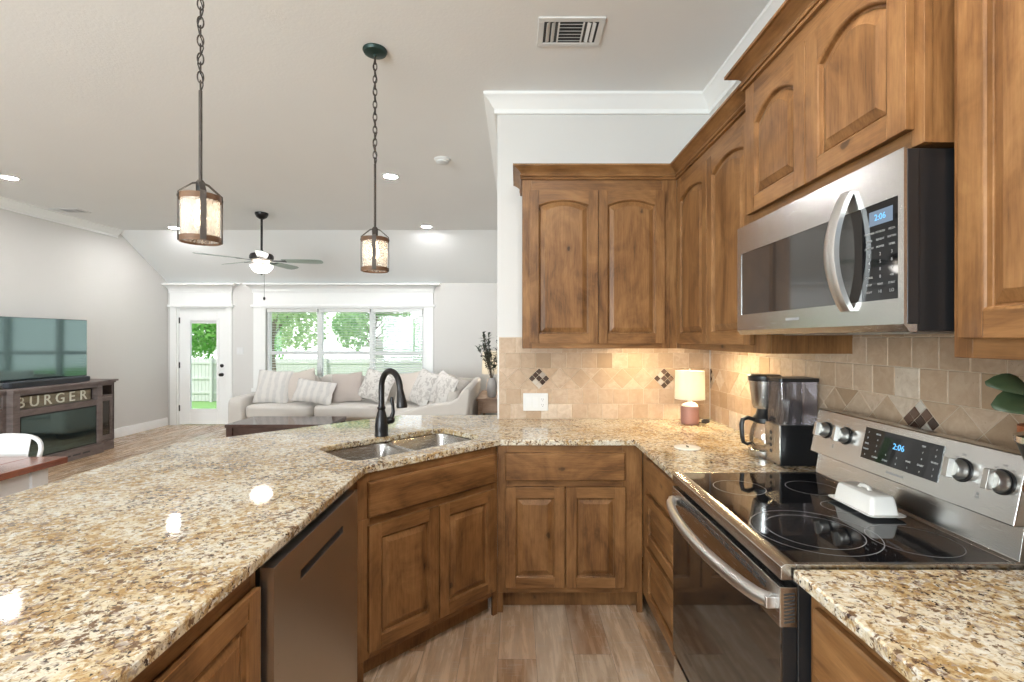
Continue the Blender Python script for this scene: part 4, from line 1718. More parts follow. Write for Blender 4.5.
# ================================================================== CEILING FIXTURES
for (x, y, lab) in ((-5.0, 4.76, 'round recessed ceiling light nearest the left edge above the television'), (-1.235, 4.72, 'round recessed ceiling light beside the smoke detector'),
                    (-4.9, 6.9, 'round recessed ceiling light behind the large pendant'), (-1.28, 6.83, 'round recessed ceiling light farthest back above the sofa end'),
                    (.2, .75, 'added unseen recessed ceiling light above the kitchen aisle'), (.2, -.9, 'added unseen recessed ceiling light behind the camera in the kitchen'), (-2.2, -1.2, 'added unseen recessed ceiling light behind the camera by the peninsula'),  # added lights out of view, put in to brighten the kitchen
                    (-3.9, .6, 'added unseen recessed ceiling light above the dining table')):  # also an added light out of view
    t = thing('recessed_light', lab, 'ceiling light', (x, y, CZ), 0, 'recessed ceiling lights')
    bm = BM()
    lathe(bm, [(.09, 0), (.09, -.004), (.066, -.008), (.061, -.004), (.061, 0)], (0, 0, 0), 36, 0, False, False)
    obj('trim_ring', bm, M['white_plastic'], t)
    bm = BM()
    lathe(bm, [(.061, -.0005), (.061, -.0035)], (0, 0, 0), 36)
    obj('lens', bm, M['can_added_kitchen' if y < 1 and x > -2 else 'can'], t)

sd = thing('smoke_detector', 'small round white smoke detector on the ceiling', 'smoke detector', (-.66, 4.27, CZ))
bm = BM()
lathe(bm, [(.07, 0), (.07, -.012), (.062, -.018)], (0, 0, 0), 32)
obj('base', bm, M['white_plastic'], sd)
bm = BM()
lathe(bm, [(.058, -.0181), (.055, -.032), (.04, -.04), (.01, -.041)], (0, 0, 0), 32)
obj('cover', bm, M['white_plastic'], sd)


def vent(loc, wx_, wy_, lab):
    t = thing('ceiling_vent', lab, 'vent', loc)
    bm = BM()
    f = .03
    box(bm, -wx_ / 2, wx_ / 2, -wy_ / 2, -wy_ / 2 + f, -.008, 0)
    box(bm, -wx_ / 2, wx_ / 2, wy_ / 2 - f, wy_ / 2, -.008, 0)
    box(bm, -wx_ / 2, -wx_ / 2 + f, -wy_ / 2 + f, wy_ / 2 - f, -.008, 0)
    box(bm, wx_ / 2 - f, wx_ / 2, -wy_ / 2 + f, wy_ / 2 - f, -.008, 0)
    obj('frame', bm, M['white_plastic'], t, bevel=.002)
    bm = BM()
    box(bm, -wx_ / 2 + f, wx_ / 2 - f, -wy_ / 2 + f, wy_ / 2 - f, -.001, 0, 1)
    ih = wy_ / 2 - f - .008
    mid = wx_ / 2 - f - .075
    n = 6
    for k in range(n):
        y = -ih + 2 * ih * (k + .5) / n
        prism(bm, [(y - .008, -.009), (y + .006, -.0015), (y + .008, -.0025), (y - .006, -.010)], -mid, mid, axis='x')
    for s in (-1, 1):
        box(bm, s * mid - .004, s * mid + .004, -ih, ih, -.009, -.001)
        for k in range(2):
            x = s * (mid + .024 + k * .026)
            prism(bm, [(x - .006 * s, -.0015), (x + .010 * s, -.010), (x + .012 * s, -.009), (x - .003 * s, -.0012)], -ih, ih, axis='y')
    obj('louvres', bm, [M['white_plastic'], M['dark_ink']], t, smooth=0)
    return t


vent((.275, 2.50, CZ), .335, .235, 'white louvred air vent on the kitchen ceiling')
vent((-5.53, 5.98, CZ), .36, .2, 'white louvred air vent on the ceiling beside the left wall crown')

# pendants
def pendant(loc, zbot, stem_top, label, rz):
    t = thing('pendant_light', label, 'pendant light', (loc[0], loc[1], CZ), rz, 'lantern pendants over the peninsula')
    b0 = zbot - CZ                   # local z of the lantern bottom
    H = .185
    bm = BM()
    lathe(bm, [(.065, 0), (.066, -.006), (.06, -.018), (.045, -.024), (.01, -.026), (.006, -.045)], (0, 0, 0), 36)
    obj('canopy', bm, M['canopy_green'], t)
    top = stem_top - CZ
    bm = BM()
    n = max(4, int((-.04 - top) / .034))
    st = (-.04 - top) / n
    for k in range(n):
        zc = top + st * (k + .5)
        hl, hw = st * .64, .0105
        pts = []
        for q in range(16):
            a = 2 * PI * q / 16
            lx, lz = hw * math.cos(a), hl * math.sin(a)
            pts.append((lx, 0, zc + lz) if k % 2 else (0, lx, zc + lz))
        tube(bm, pts, .0029, 6, closed=True)
    obj('chain', bm, M['strap'], t)
    bm = BM()
    pp = []
    for k in range(24):
        z = top + (-.04 - top) * k / 23
        pp.append((.009 * math.sin(k * 1.1), .009 * math.cos(k * .9), z))
    tube(bm, pp, .0022, 6)
    obj('wire', bm, M['black_plastic'], t)
    bm = BM()
    cyl(bm, (0, 0, b0 + H + .045), (0, 0, top), .0065, seg=12)
    lathe(bm, [(.012, b0 + H + .03), (.016, b0 + H + .035), (.016, b0 + H + .052), (.010, b0 + H + .06)], (0, 0, 0), 16)
    obj('stem', bm, M['strap'], t)
    r = .0665
    bm = BM()
    lathe(bm, [(r, b0 + .008), (r, b0 + H - .01)], (0, 0, 0), 48, 0, False, False)
    lathe(bm, [(r - .003, b0 + .008), (r - .003, b0 + H - .01)], (0, 0, 0), 48, 0, False, False)
    obj('glass_cylinder', bm, M['seeded'], t)
    for zz in (b0, b0 + H - .022):
        bm = BM()
        ro, ri = r + .005, r + .0005
        rings = []
        for (q, z) in ((ro, zz), (ro, zz + .022), (ri, zz + .022), (ri, zz), (ro, zz)):
            rings.append([(q * math.cos(2 * PI * i / 48), q * math.sin(2 * PI * i / 48), z) for i in range(48)])
        loft(bm, rings, 0, False, False)
        obj('wood_ring', bm, M['ring_wood'], t)
    for k in range(4):
        a = PI / 2 * k + .2
        ca, sa = math.cos(a), math.sin(a)
        bm = BM()

        def strip(pts, hw=.0105, th=.003):
            rings = []
            for (rr, z, nx, nz) in pts:
                ring = []
                for (s, q) in ((-hw, 0), (hw, 0), (hw, th), (-hw, th)):
                    R_ = rr + nx * q
                    ring.append((R_ * ca - s * sa, R_ * sa + s * ca, z + nz * q))
                rings.append(ring)
            loft(bm, rings)
        strip([(r + .0052, b0 + .002, 1, 0), (r + .0052, b0 + H + .004, 1, .2), (.026, b0 + H + .043, .6, .7), (.016, b0 + H + .046, .4, .9), (.010, b0 + H + .046, .2, 1)])
        cyl(bm, ((r + .007) * ca, (r + .007) * sa, b0 + H - .011), ((r + .0105) * ca, (r + .0105) * sa, b0 + H - .011), .005, seg=10)
        obj('strap', bm, M['strap'], t)
    bm = BM()
    cyl(bm, (0, 0, b0 + H + .045), (0, 0, b0 + H - .02), .016, seg=16)
    obj('socket', bm, M['black_metal'], t)
    bm = BM()
    lathe(bm, [(.012, b0 + H - .02), (.014, b0 + H - .035), (.018, b0 + H - .06), (.021, b0 + H - .085), (.016, b0 + H - .108), (.004, b0 + H - .116)], (0, 0, 0), 20)
    obj('bulb', bm, M['bulb'], t)
    return t


pendant((-1.245, 1.90), 1.818, 2.415, 'large looking lantern pendant hanging at the left over the peninsula, nearest the camera', .5)
pendant((-.782, 2.66), 1.810, 2.40, 'smaller looking lantern pendant on a long chain from the round dark canopy', .02)

# ceiling fan
FX, FY = -3.225, 6.1
fan = thing('ceiling_fan', 'five blade ceiling fan with a lit glass bowl in the living room', 'ceiling fan', (FX, FY, CZ), R(10))
bm = BM()
lathe(bm, [(.078, 0), (.078, -.02), (.06, -.055), (.03, -.075), (.02, -.08)], (0, 0, 0), 32)
obj('canopy', bm, M['bronze'], fan)
bm = BM()
cyl(bm, (0, 0, -.07), (0, 0, -.50), .0135, seg=14)
obj('downrod', bm, M['bronze'], fan)
bm = BM()
lathe(bm, [(.02, -.47), (.03, -.49), (.08, -.505), (.125, -.52), (.14, -.545), (.14, -.575), (.125, -.59)], (0, 0, 0), 36)
obj('motor_housing', bm, M['bronze'], fan)
bm = BM()
lathe(bm, [(.125, -.5905), (.12, -.61), (.09, -.63), (.075, -.655), (.10, -.665)], (0, 0, 0), 36)
obj('lower_housing', bm, M['nickel'], fan)
bm = BM()
lathe(bm, [(.128, -.6655), (.126, -.68), (.105, -.72), (.065, -.75), (.02, -.76)], (0, 0, 0), 36)
obj('light_bowl', bm, M['bowl'], fan)
bm = BM()
lathe(bm, [(.012, -.7605), (.016, -.768), (.008, -.78), (.003, -.785)], (0, 0, 0), 16)
cyl(bm, (.05, -.06, -.665), (.05, -.06, -1.06), .0022, seg=6)
lathe(bm, [(.003, -1.06), (.014, -1.075), (.015, -1.09), (.006, -1.105)], (.05, -.06, 0), 14)
obj('pull_chain', bm, M['bronze'], fan)
for k in range(5):
    a = 2 * PI * k / 5
    Rm = Matrix.Rotation(a, 4, 'Z')
    bm = BM()
    pl = []
    tl = R(-12)
    outline = [(.24, -.05), (.45, -.066), (.65, -.072), (.71, -.06), (.735, -.03), (.735, .03), (.71, .06), (.65, .072), (.45, .066), (.24, .05)]
    def rot(p, z):
        return Rm @ Vector((p[0], p[1] * math.cos(tl), -.60 + z + p[1] * math.sin(tl)))
    loft(bm, [[tuple(rot(p, 0)) for p in outline], [tuple(rot(p, .006)) for p in outline]])
    bl = obj('blade', bm, M['fan_blade'], fan)
    bm = BM()
    q = [(.11, -.018), (.2, -.016), (.29, -.034), (.29, .034), (.2, .016), (.11, .018)]
    loft(bm, [[tuple(rot(p, -.006)) for p in q], [tuple(rot(p, -.0005)) for p in q]])
    obj('blade_bracket', bm, M['bronze'], bl)

# ================================================================== LIVING ROOM
# --- sectional sofa
so = thing('sectional_sofa', 'oatmeal fabric sectional sofa under the living room window', 'sofa', (0, 0, 0))
bm = BM()
box(bm, -3.90, -.68, 6.93, 7.88, .08, .30)
box(bm, -1.58, -.68, 5.98, 6.93, .08, .30)
obj('base', bm, M['sofa'], so, bevel=.03, segs=3)
for (x, y) in ((-3.85, 7.0), (-3.85, 7.8), (-.75, 7.8), (-.75, 6.05), (-1.5, 6.05), (-1.6, 7.0)):
    bm = BM()
    lathe(bm, [(.018, 0), (.026, .08)], (x, y, 0), 12)
    obj('leg', bm, M['espresso'], so)
for (x0, x1, y0, y1) in ((-3.90, -2.93, 6.84, 7.66), (-2.925, -1.955, 6.84, 7.66), (-1.95, -1.0, 6.90, 7.66), (-1.62, -.98, 6.13, 6.895)):
    bm = BM()
    sbox(bm, (x0 + x1) / 2, (y0 + y1) / 2, .395, x1 - x0, y1 - y0, .20, 7, 12, 0, .12)
    obj('seat_cushion', bm, M['sofa'], so)
bm = BM()
sbox(bm, -2.29, 7.82, .52, 3.40, .17, .60, 9, 16)
obj('back_frame', bm, M['sofa'], so)
for (x0, x1) in ((-3.88, -3.10), (-3.09, -2.36), (-2.35, -1.62), (-1.61, -.92)):
    bm = BM()
    sbox(bm, (x0 + x1) / 2, 0, 0, x1 - x0 - .01, .20, .42, 4.5, 10)
    o = obj('back_cushion', bm, M['sofa_back'], so)
    o.location = (0, 7.60, .68)
    o.rotation_euler = (R(-10), 0, 0)
# left arm
bm = BM()
sbox(bm, -4.0, 7.36, .34, .23, 1.06, .54, 8, 12)
obj('arm', bm, M['sofa'], so)
# near arm of the return: profile rises in a curve toward its back
bm = BM()
pf = [(-1.60, .08), (-.66, .08), (-.60, .60), (-.575, .80), (-.60, .84), (-.66, .83), (-.74, .70), (-.84, .655), (-1.0, .64), (-1.2, .60), (-1.42, .53), (-1.56, .50), (-1.6, .46)]
prism(bm, pf, 5.93, 6.10, axis='y')
obj('arm', bm, M['sofa'], so, bevel=.035, segs=3)
bm = BM()
prism(bm, [(-.80, .30), (-.68, .08), (-.63, .08), (-.60, .60), (-.575, .80), (-.60, .84), (-.66, .83), (-.72, .72)], 6.1, 7.73, axis='y')
obj('return_back', bm, M['sofa'], so, bevel=.03, segs=3)
for (y0, y1) in ((6.14, 6.92), (6.93, 7.60)):
    bm = BM()
    sbox(bm, 0, (y0 + y1) / 2, 0, .18, y1 - y0 - .01, .36, 4.5, 10)
    o = obj('back_cushion', bm, M['sofa_back'], so)
    o.location = (-.84, 0, .63)
    o.rotation_euler = (0, R(10), 0)


# --- throw pillows
def pillow_bm(wd_, ht, th):
    bm = BM()
    n = 14
    grid = {}
    for s in (1, -1):
        for i in range(n + 1):
            for j in range(n + 1):
                u, v = -1 + 2 * i / n, -1 + 2 * j / n
                edge = i in (0, n) or j in (0, n)
                if edge and s < 0:
                    grid[(s, i, j)] = grid[(1, i, j)]
                    continue
                q = max(0, (1 - u * u) * (1 - v * v)) ** .42
                x = wd_ / 2 * u * (1 - .07 * (1 - abs(v)) ** 1.5)
                z = ht / 2 * v * (1 - .07 * (1 - abs(u)) ** 1.5)
                grid[(s, i, j)] = bm.verts.new((x, -s * th / 2 * q, z))
    for s in (1, -1):
        for i in range(n):
            for j in range(n):
                face(bm, [grid[(s, i, j)], grid[(s, i + 1, j)], grid[(s, i + 1, j + 1)], grid[(s, i, j + 1)]])
    return bm


PL = [(-3.60, 7.14, .50, .50, 'pil_band', -20, 3, 5, 'cream banded square pillow at the left end of the sofa'),
      (-3.24, 7.22, .46, .46, 'pil_plain', -20, -12, 5, 'plain beige pillow tucked second from the sofa left end'),
      (-2.93, 6.98, .58, .34, 'pil_band', -24, 8, 0, 'long cream banded lumbar pillow in front of the beige pillow'),
      (-2.52, 7.16, .45, .45, 'pil_taupe', -20, -6, 0, 'plain taupe square pillow right of the lumbar pillow'),
      (-2.07, 7.12, .50, .46, 'pil_print', -24, 14, -10, 'grey printed pillow leaning left of the faucet'),
      (-1.56, 7.05, .48, .48, 'pil_plain', -26, -10, -25, 'plain beige pillow seen just right of the faucet head'),
      (-1.30, 6.72, .50, .50, 'pil_print', -22, 10, -48, 'grey printed pillow in the corner of the sectional'),
      (-.97, 6.36, .50, .46, 'pil_print', -18, 14, -50, 'large printed pillow leaning on the near end of the sectional')]
for (x, y, wd_, ht, mk, lean, roll, yaw, lab) in PL:
    o = obj('throw_pillow', pillow_bm(wd_, ht, .17), M[mk])
    rr = abs(R(roll))
    hz = (ht * math.cos(rr) + wd_ * math.sin(rr)) / 2 * math.cos(R(lean))
    o.location = (x, y, .50 + hz - .012)
    o.rotation_euler = (Matrix.Rotation(R(yaw), 3, 'Z') @ Matrix.Rotation(R(lean), 3, 'X') @ Matrix.Rotation(R(roll), 3, 'Y')).to_euler()
    tag(o, lab, 'pillow', 'throw pillows on the sofa')

# --- coffee table
ctb = thing('coffee_table', 'dark brown coffee table in front of the sofa', 'coffee table', (-2.78, 5.88, 0))
bm = BM()
box(bm, -.60, .60, -.30, .30, .41, .45)
obj('tabletop', bm, M['espresso'], ctb, bevel=.005)
bm = BM()
for (a, b_, c_, d_) in ((-.57, .57, -.27, -.25), (-.57, .57, .25, .27), (-.57, -.55, -.25, .25), (.55, .57, -.25, .25)):
    box(bm, a, b_, c_, d_, .30, .41)
obj('apron', bm, M['espresso'], ctb)
for sx in (-1, 1):
    for sy in (-1, 1):
        bm = BM()
        box(bm, sx * .555 - .035, sx * .555 + .035, sy * .255 - .035, sy * .255 + .035, 0, .41)
        obj('leg', bm, M['espresso'], ctb, bevel=.004)
bm = BM()
box(bm, -.56, .56, -.25, .25, .12, .14)
obj('lower_shelf', bm, M['espresso'], ctb)

# --- end table, lamp, vase
et = thing('end_table', 'weathered brown end table between the sofa and the wall end', 'end table', (-.36, 7.15, 0))
bm = BM()
box(bm, -.20, .20, -.52, .55, .585, .62)
obj('tabletop', bm, M['end_wood'], et, bevel=.004)
bm = BM()
box(bm, -.18, .18, -.50, .53, .42, .585)
obj('drawer_box', bm, M['end_wood'], et, bevel=.003)
bm = BM()
box(bm, -.12, .14, -.506, -.5, .445, .565)
obj('drawer_front', bm, M['end_wood'], et, bevel=.003)
for sx in (-1, 1):
    for sy in (-.48, .51):
        bm = BM()
        box(bm, sx * .16 - .02, sx * .16 + .02, sy - .02, sy + .02, 0, .42)
        obj('leg', bm, M['end_wood'], et)
l2 = thing('table_lamp', 'lit white shade lamp behind the leafy stems on the end table', 'lamp', (-.40, 7.42, .62))
bm = BM()
lathe(bm, [(.055, 0), (.058, .01), (.075, .10), (.055, .20), (.02, .245), (.012, .29)], (0, 0, 0), 28)
obj('base', bm, M['pale_ceramic'], l2)
bm = BM()
lathe(bm, [(.14, .285), (.125, .63)], (0, 0, 0), 36, 0, False, False)
lathe(bm, [(.138, .285), (.123, .63)], (0, 0, 0), 36, 0, False, False)
obj('lamp_shade', bm, M['shade'], l2)
bm = BM()
ball(bm, (0, 0, .45), .04)
cyl(bm, (0, 0, .28), (0, 0, .42), .008, seg=8)
obj('bulb', bm, emis('living_lamp_bulb', (1.0, .88, .70), 60), l2)
bm = BM()
lathe(bm, [(.006, .485), (.006, .635), (.01, .64), (.004, .65)], (0, 0, 0), 10)
for a in range(3):
    cyl(bm, (0, 0, .62), (.124 * math.cos(a * 2.09), .124 * math.sin(a * 2.09), .62), .002, seg=6)
obj('harp', bm, M['nickel'], l2)
vs = thing('vase_with_stems', 'grey vase of dark leafy stems on the end table', 'vase', (-.355, 6.80, .62))
bm = BM()
lathe(bm, [(.045, 0), (.06, .02), (.07, .1), (.065, .2), (.045, .255), (.05, .275), (.042, .27), (.036, .25)], (0, 0, 0), 28)
obj('vase', bm, plain('grey_glazed_vase', (.38, .36, .35), .5, var=.2), vs)
bm, b2 = BM(), BM()
rnd = random.Random(11)
for k in range(15):
    a = rnd.uniform(0, 2 * PI)
    rr = rnd.uniform(.06, .28)
    if k < 8:
        a = PI + rnd.uniform(-.9, .9)
    hh = rnd.uniform(.26, .66)
    tip = Vector((rr * math.cos(a), rr * math.sin(a), .26 + hh))
    if tip.x > .12:
        tip.x = .12
    p0 = Vector((0, 0, .22))
    pm = p0.lerp(tip, .5) + Vector((0, 0, .06))
    pts = [p0, p0.lerp(pm, .6), pm, pm.lerp(tip, .6) + Vector((0, 0, .02)), tip]
    tube(bm, pts, .003, 6)
    for q in range(16):
        t = .3 + .7 * q / 15
        i = min(3, int(t * 4))
        p = pts[i].lerp(pts[i + 1], t * 4 - i)
        dd = Vector((rnd.uniform(-1, 1), rnd.uniform(-1, 1), rnd.uniform(-.2, .9))).normalized() * rnd.uniform(.055, .09)
        leaf(b2, p, p + dd, .03, .2)
obj('stem', bm, M['twig'], vs)
obj('leaves', b2, M['olive_leaf'], vs)

# --- television, sound bar, media console
tv = thing('television', 'wide flat screen television on the media console', 'television', (-5.52, 5.585, .912), R(90))
bm = BM()
box(bm, -.62, .62, .004, .04, .055, .77)
obj('screen_back', bm, M['black_plastic'], tv, bevel=.004)
bm = BM()
box(bm, -.613, .613, 0, .004, .068, .763)
obj('screen', bm, M['tv'], tv)
for s in (-1, 1):
    bm = BM()
    box(bm, s * .45 - .012, s * .45 + .012, .012, .028, .008, .06)
    box(bm, s * .45 - .015, s * .45 + .015, -.09, .12, 0, .009)
    obj('foot', bm, M['black_plastic'], tv)
sb = thing('sound_bar', 'long black sound bar below the television', 'sound bar', (-5.375, 5.56, .912), R(90))
bm = BM()
sbox(bm, 0, 0, .035, .98, .09, .07, 9, 12)
obj('body', bm, plain('sound_bar_finish', (.035, .04, .05), .5), sb)
bm = BM()
box(bm, -.46, .46, -.0462, -.0445, .014, .056)
obj('grille', bm, M['black_plastic'], sb)

mc = thing('media_console', 'grey brown media console with an electric fireplace insert', 'media console', (0, 0, 0))
DKW = M['dark_h']
XW = XL + .018
c0, c1 = 5.03, 6.12            # breakfront centre
e0, e1 = 4.77, 6.38
xc, xs = -5.25, -5.32
bm = BM()
box(bm, XW, xs, e0, e1, 0, .115)
box(bm, xs, xc, c0 - .02, c1 + .02, 0, .115)
obj('plinth', bm, DKW, mc, bevel=.006)
bm = BM()
poly = [(XW, e0 - .03), (xs + .035, e0 - .03), (xs + .035, c0 - .03), (xc + .035, c0 - .03), (xc + .035, c1 + .03), (xs + .035, c1 + .03), (xs + .035, e1 + .03), (XW, e1 + .03)]
prism(bm, poly, .888, .912)
pin = inset(poly, .018)
prism(bm, pin, .868, .888)
obj('top', bm, DKW, mc, bevel=.004)
bm = BM()
# carcass walls
box(bm, XW, XW + .015, e0, e1, .115, .868)
for y in (e0, c0, c1 - .02, e1 - .02):
    box(bm, XW + .015, xs, y, y + .02, .115, .868)
box(bm, XW + .015, xc - .02, c0 + .02, c1 - .02, .66, .68)
box(bm, XW + .015, xs - .01, e0 + .02, c0, .70, .715)
box(bm, XW + .015, xs - .01, c1, e1 - .02, .70, .715)
# centre front frame
for (y0_, y1_, z0_, z1_) in ((c0, c0 + .075, .115, .868), (c1 - .075, c1, .115, .868), (c0 + .075, c1 - .075, .838, .868), (c0 + .075, c1 - .075, .615, .685), (c0 + .075, c1 - .075, .115, .135)):
    box(bm, xs, xc, y0_, y1_, z0_, z1_)
for (ya, yb_) in ((e0, c0), (c1, e1)):
    box(bm, xs - .02, xs, ya, ya + .035, .115, .868)
    box(bm, xs - .02, xs, yb_ - .035, yb_, .115, .868)
    box(bm, xs - .02, xs, ya + .035, yb_ - .035, .84, .868)
    box(bm, xs - .02, xs, ya + .035, yb_ - .035, .69, .72)
    box(bm, xs - .02, xs, ya + .035, yb_ - .035, .115, .15)
obj('carcass', bm, DKW, mc, bevel=.002, segs=1)
bm = BM()
for k in range(6):
    y = c0 + .16 + k * .13
    box(bm, xc - .002, xc + .001, y, y + .10, .05, .07)
obj('air_slots', bm, M['dark_ink'], mc)
for (ya, yb_) in ((e0, c0), (c1, e1)):
    bm = BM()
    a, b_ = ya + .037, yb_ - .037
    for (p, q, r_, s_) in ((a, a + .035, .152, .688), (b_ - .035, b_, .152, .688), (a + .035, b_ - .035, .152, .20), (a + .035, b_ - .035, .64, .688)):
        box(bm, xs - .016, xs + .004, p, q, r_, s_)
    dr = obj('door', bm, DKW, mc, bevel=.002, segs=1)
    bm = BM()
    box(bm, xs - .01, xs - .006, a + .03, b_ - .03, .195, .645)
    obj('glass_pane', bm, M['mw_glass'], dr)
fi = BM()
box(fi, xs - .10, xc - .014, c0 + .076, c1 - .076, .136, .614)
fire = obj('fireplace_insert', fi, M['black_plastic'], mc)
bm = BM()
box(bm, xc - .0135, xc - .009, c0 + .09, c1 - .09, .15, .60)
obj('glass_front', bm, M['tv'], fire)

sg = thing('letter_sign', 'plank sign with cream letters in the console shelf', 'sign', (xc - .07, 5.575, .6852), R(90))
bm = BM()
for k in range(2):
    box(bm, -.455, .455, 0, .018, .001 + k * .066, .064 + k * .066)
obj('board', bm, wood('sign_planks', 'h', (.10, .07, .045), (.22, .18, .12), (.36, .31, .22), .6, False), sg)
for k, ltr in enumerate('BURGER'):
    bm = BM()
    text_bm(bm, ltr, .165, (-.405 + k * .15, -.005, .064), (1, 0, 0), (0, 0, 1), .004)
    obj('letter', bm, M['letter'], sg, smooth=0)

# --- switch on the far wall
s2 = thing('light_switch', 'white wall switch plate between the back door and the window', 'light switch', (-4.63, YF, 1.24))
bm = BM()
box(bm, -.06, .06, -.006, 0, -.06, .06)
obj('plate', bm, M['white_plastic'], s2, bevel=.003)
for x in (-.024, .024):
    bm = BM()
    box(bm, x - .016, x + .016, -.009, -.006, -.033, .033)
    obj('rocker', bm, M['white_metal'], s2)
so1 = thing('wall_outlet', 'white outlet low on the left wall beyond the console', 'outlet', (XL, 6.95, .33), R(90))
bm = BM()
box(bm, -.036, .036, -.006, 0, -.058, .058)
obj('plate', bm, M['white_plastic'], so1, bevel=.003)
bm = BM()
for z in (-.02, .02):
    box(bm, -.016, .016, -.008, -.006, z - .014, z + .014)
obj('socket', bm, M['white_metal'], so1)

# --- dining table and chair at the left edge
dt = thing('dining_table', 'reddish wood topped dining table with a white base at the left edge', 'dining table', (-3.13, 2.05, 0))
bm = BM()
for k in range(5):
    a = -.5 + k * .2
    box(bm, a + .0008, a + .1992, -.80, .78, .715, .75)
obj('tabletop', bm, M['red_wood'], dt, bevel=.003)
bm = BM()
for (a, b_, c_, d_) in ((-.45, .45, -.74, -.72), (-.45, .45, .66, .68), (-.45, -.43, -.72, .66), (.43, .45, -.72, .66)):
    box(bm, a, b_, c_, d_, .61, .715)
obj('apron', bm, M['white_metal'], dt)
for sx in (-1, 1):
    for y in (-.71, .65):
        bm = BM()
        lathe(bm, [(.03, 0), (.034, .03), (.024, .06), (.04, .3), (.045, .45), (.03, .52), (.045, .56)], (sx * .42, y, 0), 20)
        box(bm, sx * .42 - .045, sx * .42 + .045, y - .045, y + .045, .56, .715)
        obj('leg', bm, M['white_metal'], dt)

ch = thing('metal_chair', 'white metal cafe chair at the far end of the dining table', 'chair', (-3.08, 2.72, 0))
bm = BM()
rings = [[(x, y, z) for x, y in round_rect(0, 0, 0, L, Wd, .06, 5)] for L, Wd, z in ((.34, .34, .425), (.36, .36, .435), (.36, .36, .448), (.33, .33, .45), (.28, .28, .444))]
loft(bm, rings)
obj('seat', bm, M['white_metal'], ch)
for sx in (-1, 1):
    for sy in (-1, 1):
        bm = BM()
        rings = []
        for (k, z) in ((.215, 0), (.15, .43)):
            cx, cy = sx * k, sy * k
            rings.append([(cx - .014, cy - .014, z), (cx + .014, cy - .014, z), (cx + .014, cy + .014, z), (cx - .014, cy + .014, z)])
        loft(bm, rings)
        obj('leg', bm, M['white_metal'], ch, bevel=.004)
bm = BM()
pts = [(-.155, .14, .44), (-.168, .19, .60), (-.172, .225, .74)]
for k in range(0, 13):
    a = PI - PI * k / 12
    ex = math.copysign(abs(math.cos(a)) ** .7, math.cos(a))
    pts.append((.172 * ex, .232 + .004 * math.sin(a), .765 + .085 * abs(math.sin(a)) ** .7))
pts += [(.172, .225, .74), (.168, .19, .60), (.155, .14, .44)]
tube(bm, pts, .0125, 12)
obj('back_hoop', bm, M['white_metal'], ch)
bm = BM()
loft(bm, [[(-.075, .165, .44), (.075, .165, .44), (.075, .169, .44), (-.075, .169, .44)], [(-.095, .222, .70), (.095, .222, .70), (.095, .226, .70), (-.095, .226, .70)], [(-.11, .233, .845), (.11, .233, .845), (.11, .237, .845), (-.11, .237, .845)]])
obj('back_splat', bm, M['white_metal'], ch)

# ================================================================== GARDEN BEYOND THE GLASS
bm = BM()
prism(bm, [(YF + .13, -.6), (YF + .13, -.15), (20, -1.2), (60, -1.2), (60, -1.6), (20, -1.6)], -40, 30, axis='x')
g = struct('ground_garden', bm, M['lawn'])

# fence
def fence(x0, x1, y, label):
    t = thing('garden_fence', label, 'fence', ((x0 + x1) / 2, y, -1.2))
    L = x1 - x0
    bm = BM()
    n = int(L / .15)
    for k in range(n):
        a = -L / 2 + k * .15
        box(bm, a + .006, a + .144, 0, .02, .03, 1.80)
    obj('boards', bm, M['fence'], t)
    bm = BM()
    for z in (.35, .95, 1.6):
        box(bm, -L / 2, L / 2, -.04, 0, z, z + .09)
    obj('rails', bm, M['fence'], t)
    k = 0
    x = -L / 2
    while x <= L / 2:
        bm = BM()
        box(bm, x - .045, x + .045, -.13, -.04, 0, 1.84)
        obj('post', bm, M['fence'], t)
        x += 2.4
    return t


fence(-20, 7, 20.3, 'pale board fence across the garden seen through the door and window')


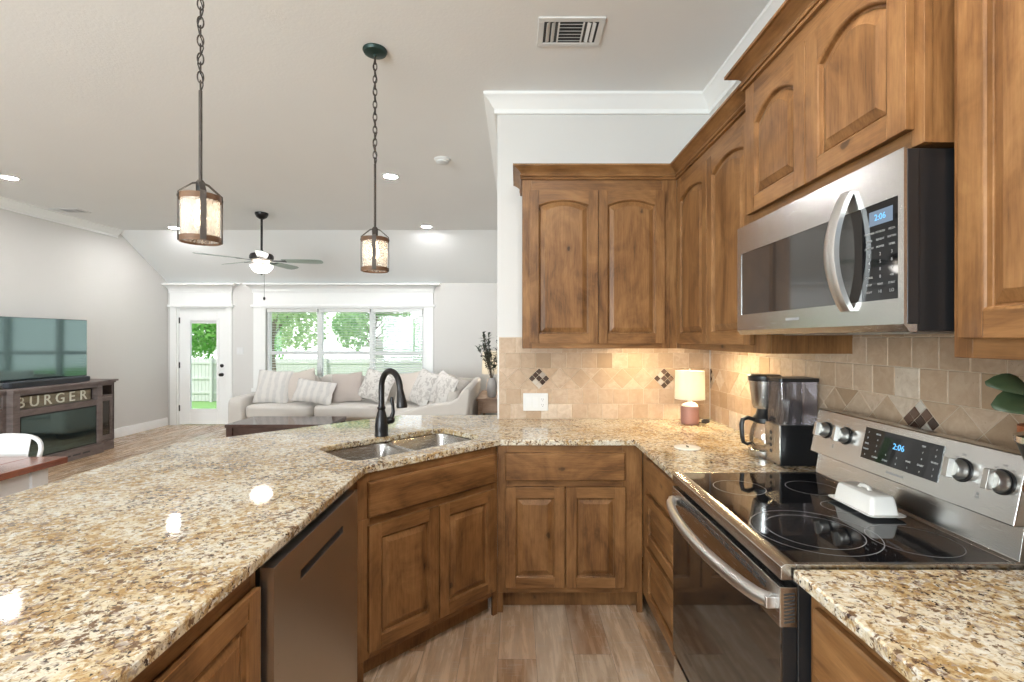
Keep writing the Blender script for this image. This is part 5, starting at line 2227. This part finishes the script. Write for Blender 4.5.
def tree(x, y, h, rx, rz_, mk, n, label, trunk=.12, lsize=.16):
    t = thing('garden_tree', label, 'tree', (x, y, -.15 - 1.05 * min(1, (y - 8.2) / 11.8)))
    rnd = random.Random(int(abs(x) * 100 + y))
    bm = BM()
    top = h - rz_ * .6
    tube(bm, [(0, 0, 0), (.05, 0, h * .25), (-.04, .05, h * .45), (0, 0, top)], [trunk, trunk * .8, trunk * .6, trunk * .2], 10)
    blobs = []
    for k in range(14):
        a, e = rnd.uniform(0, 2 * PI), rnd.uniform(-.7, 1)
        q = rnd.uniform(.45, .8)
        c = Vector((rx * q * math.cos(a) * math.cos(e), rx * q * math.sin(a) * math.cos(e), h - rz_ + rz_ * q * math.sin(e)))
        blobs.append((c, rx * rnd.uniform(.28, .45)))
        if k < 8:
            tube(bm, [(0, 0, h * .35 + .1 * k), tuple(Vector((0, 0, h * .5)).lerp(c, .5)), tuple(c)], [trunk * .4, trunk * .25, trunk * .08], 6)
    obj('trunk', bm, M['bark'], t)
    bm = BM()
    for k in range(n):
        c, r = rnd.choice(blobs)
        d_ = Vector((rnd.gauss(0, 1), rnd.gauss(0, 1), rnd.gauss(0, 1))).normalized() * r * rnd.uniform(.6, 1.05)
        p = c + d_
        a = Vector((rnd.gauss(0, 1), rnd.gauss(0, 1), rnd.gauss(0, 1))).normalized()
        b_ = a.orthogonal().normalized()
        s = lsize * rnd.uniform(.6, 1.3)
        vv = [bm.verts.new(p + a * s), bm.verts.new(p + b_ * s * .45), bm.verts.new(p - a * s), bm.verts.new(p - b_ * s * .45)]
        face(bm, vv)
    obj('foliage', bm, M[mk], t, smooth=0)
    return t


tree(-7.1, 14.0, 4.9, 1.7, 1.7, 'fol_pale', 4200, 'pale leafy tree beyond the left pane of the window', .08, .09)
tree(-5.0, 16.6, 5.2, 1.3, 2.0, 'fol_mid', 5200, 'fuller green tree beyond the middle pane of the window', .08, .09)
tree(-14.8, 24.5, 6.2, 3.4, 2.6, 'fol_deep', 14000, 'bright green tree above the fence seen through the back door glass', .16, .11)
tree(-3.5, 18.2, 3.4, .7, 1.2, 'fol_mid', 700, 'small green tree beyond the right pane of the window', .06, .12)
# neighbour's house
nh = thing('neighbour_house', 'pale neighbouring house with a grey roof beyond the fence', 'house', (-4.2, 27, -1.2))
bm = BM()
box(bm, -4, 4, 0, 6, 0, 2.3)
obj('walls', bm, M['siding'], nh)
bm = BM()
prism(bm, [(-4.4, 2.2), (4.4, 2.2), (1.2, 3.9), (-1.2, 3.9)], -.4, 6.4, axis='y')
obj('roof', bm, M['roofing'], nh)
bpy.context.view_layer.update()
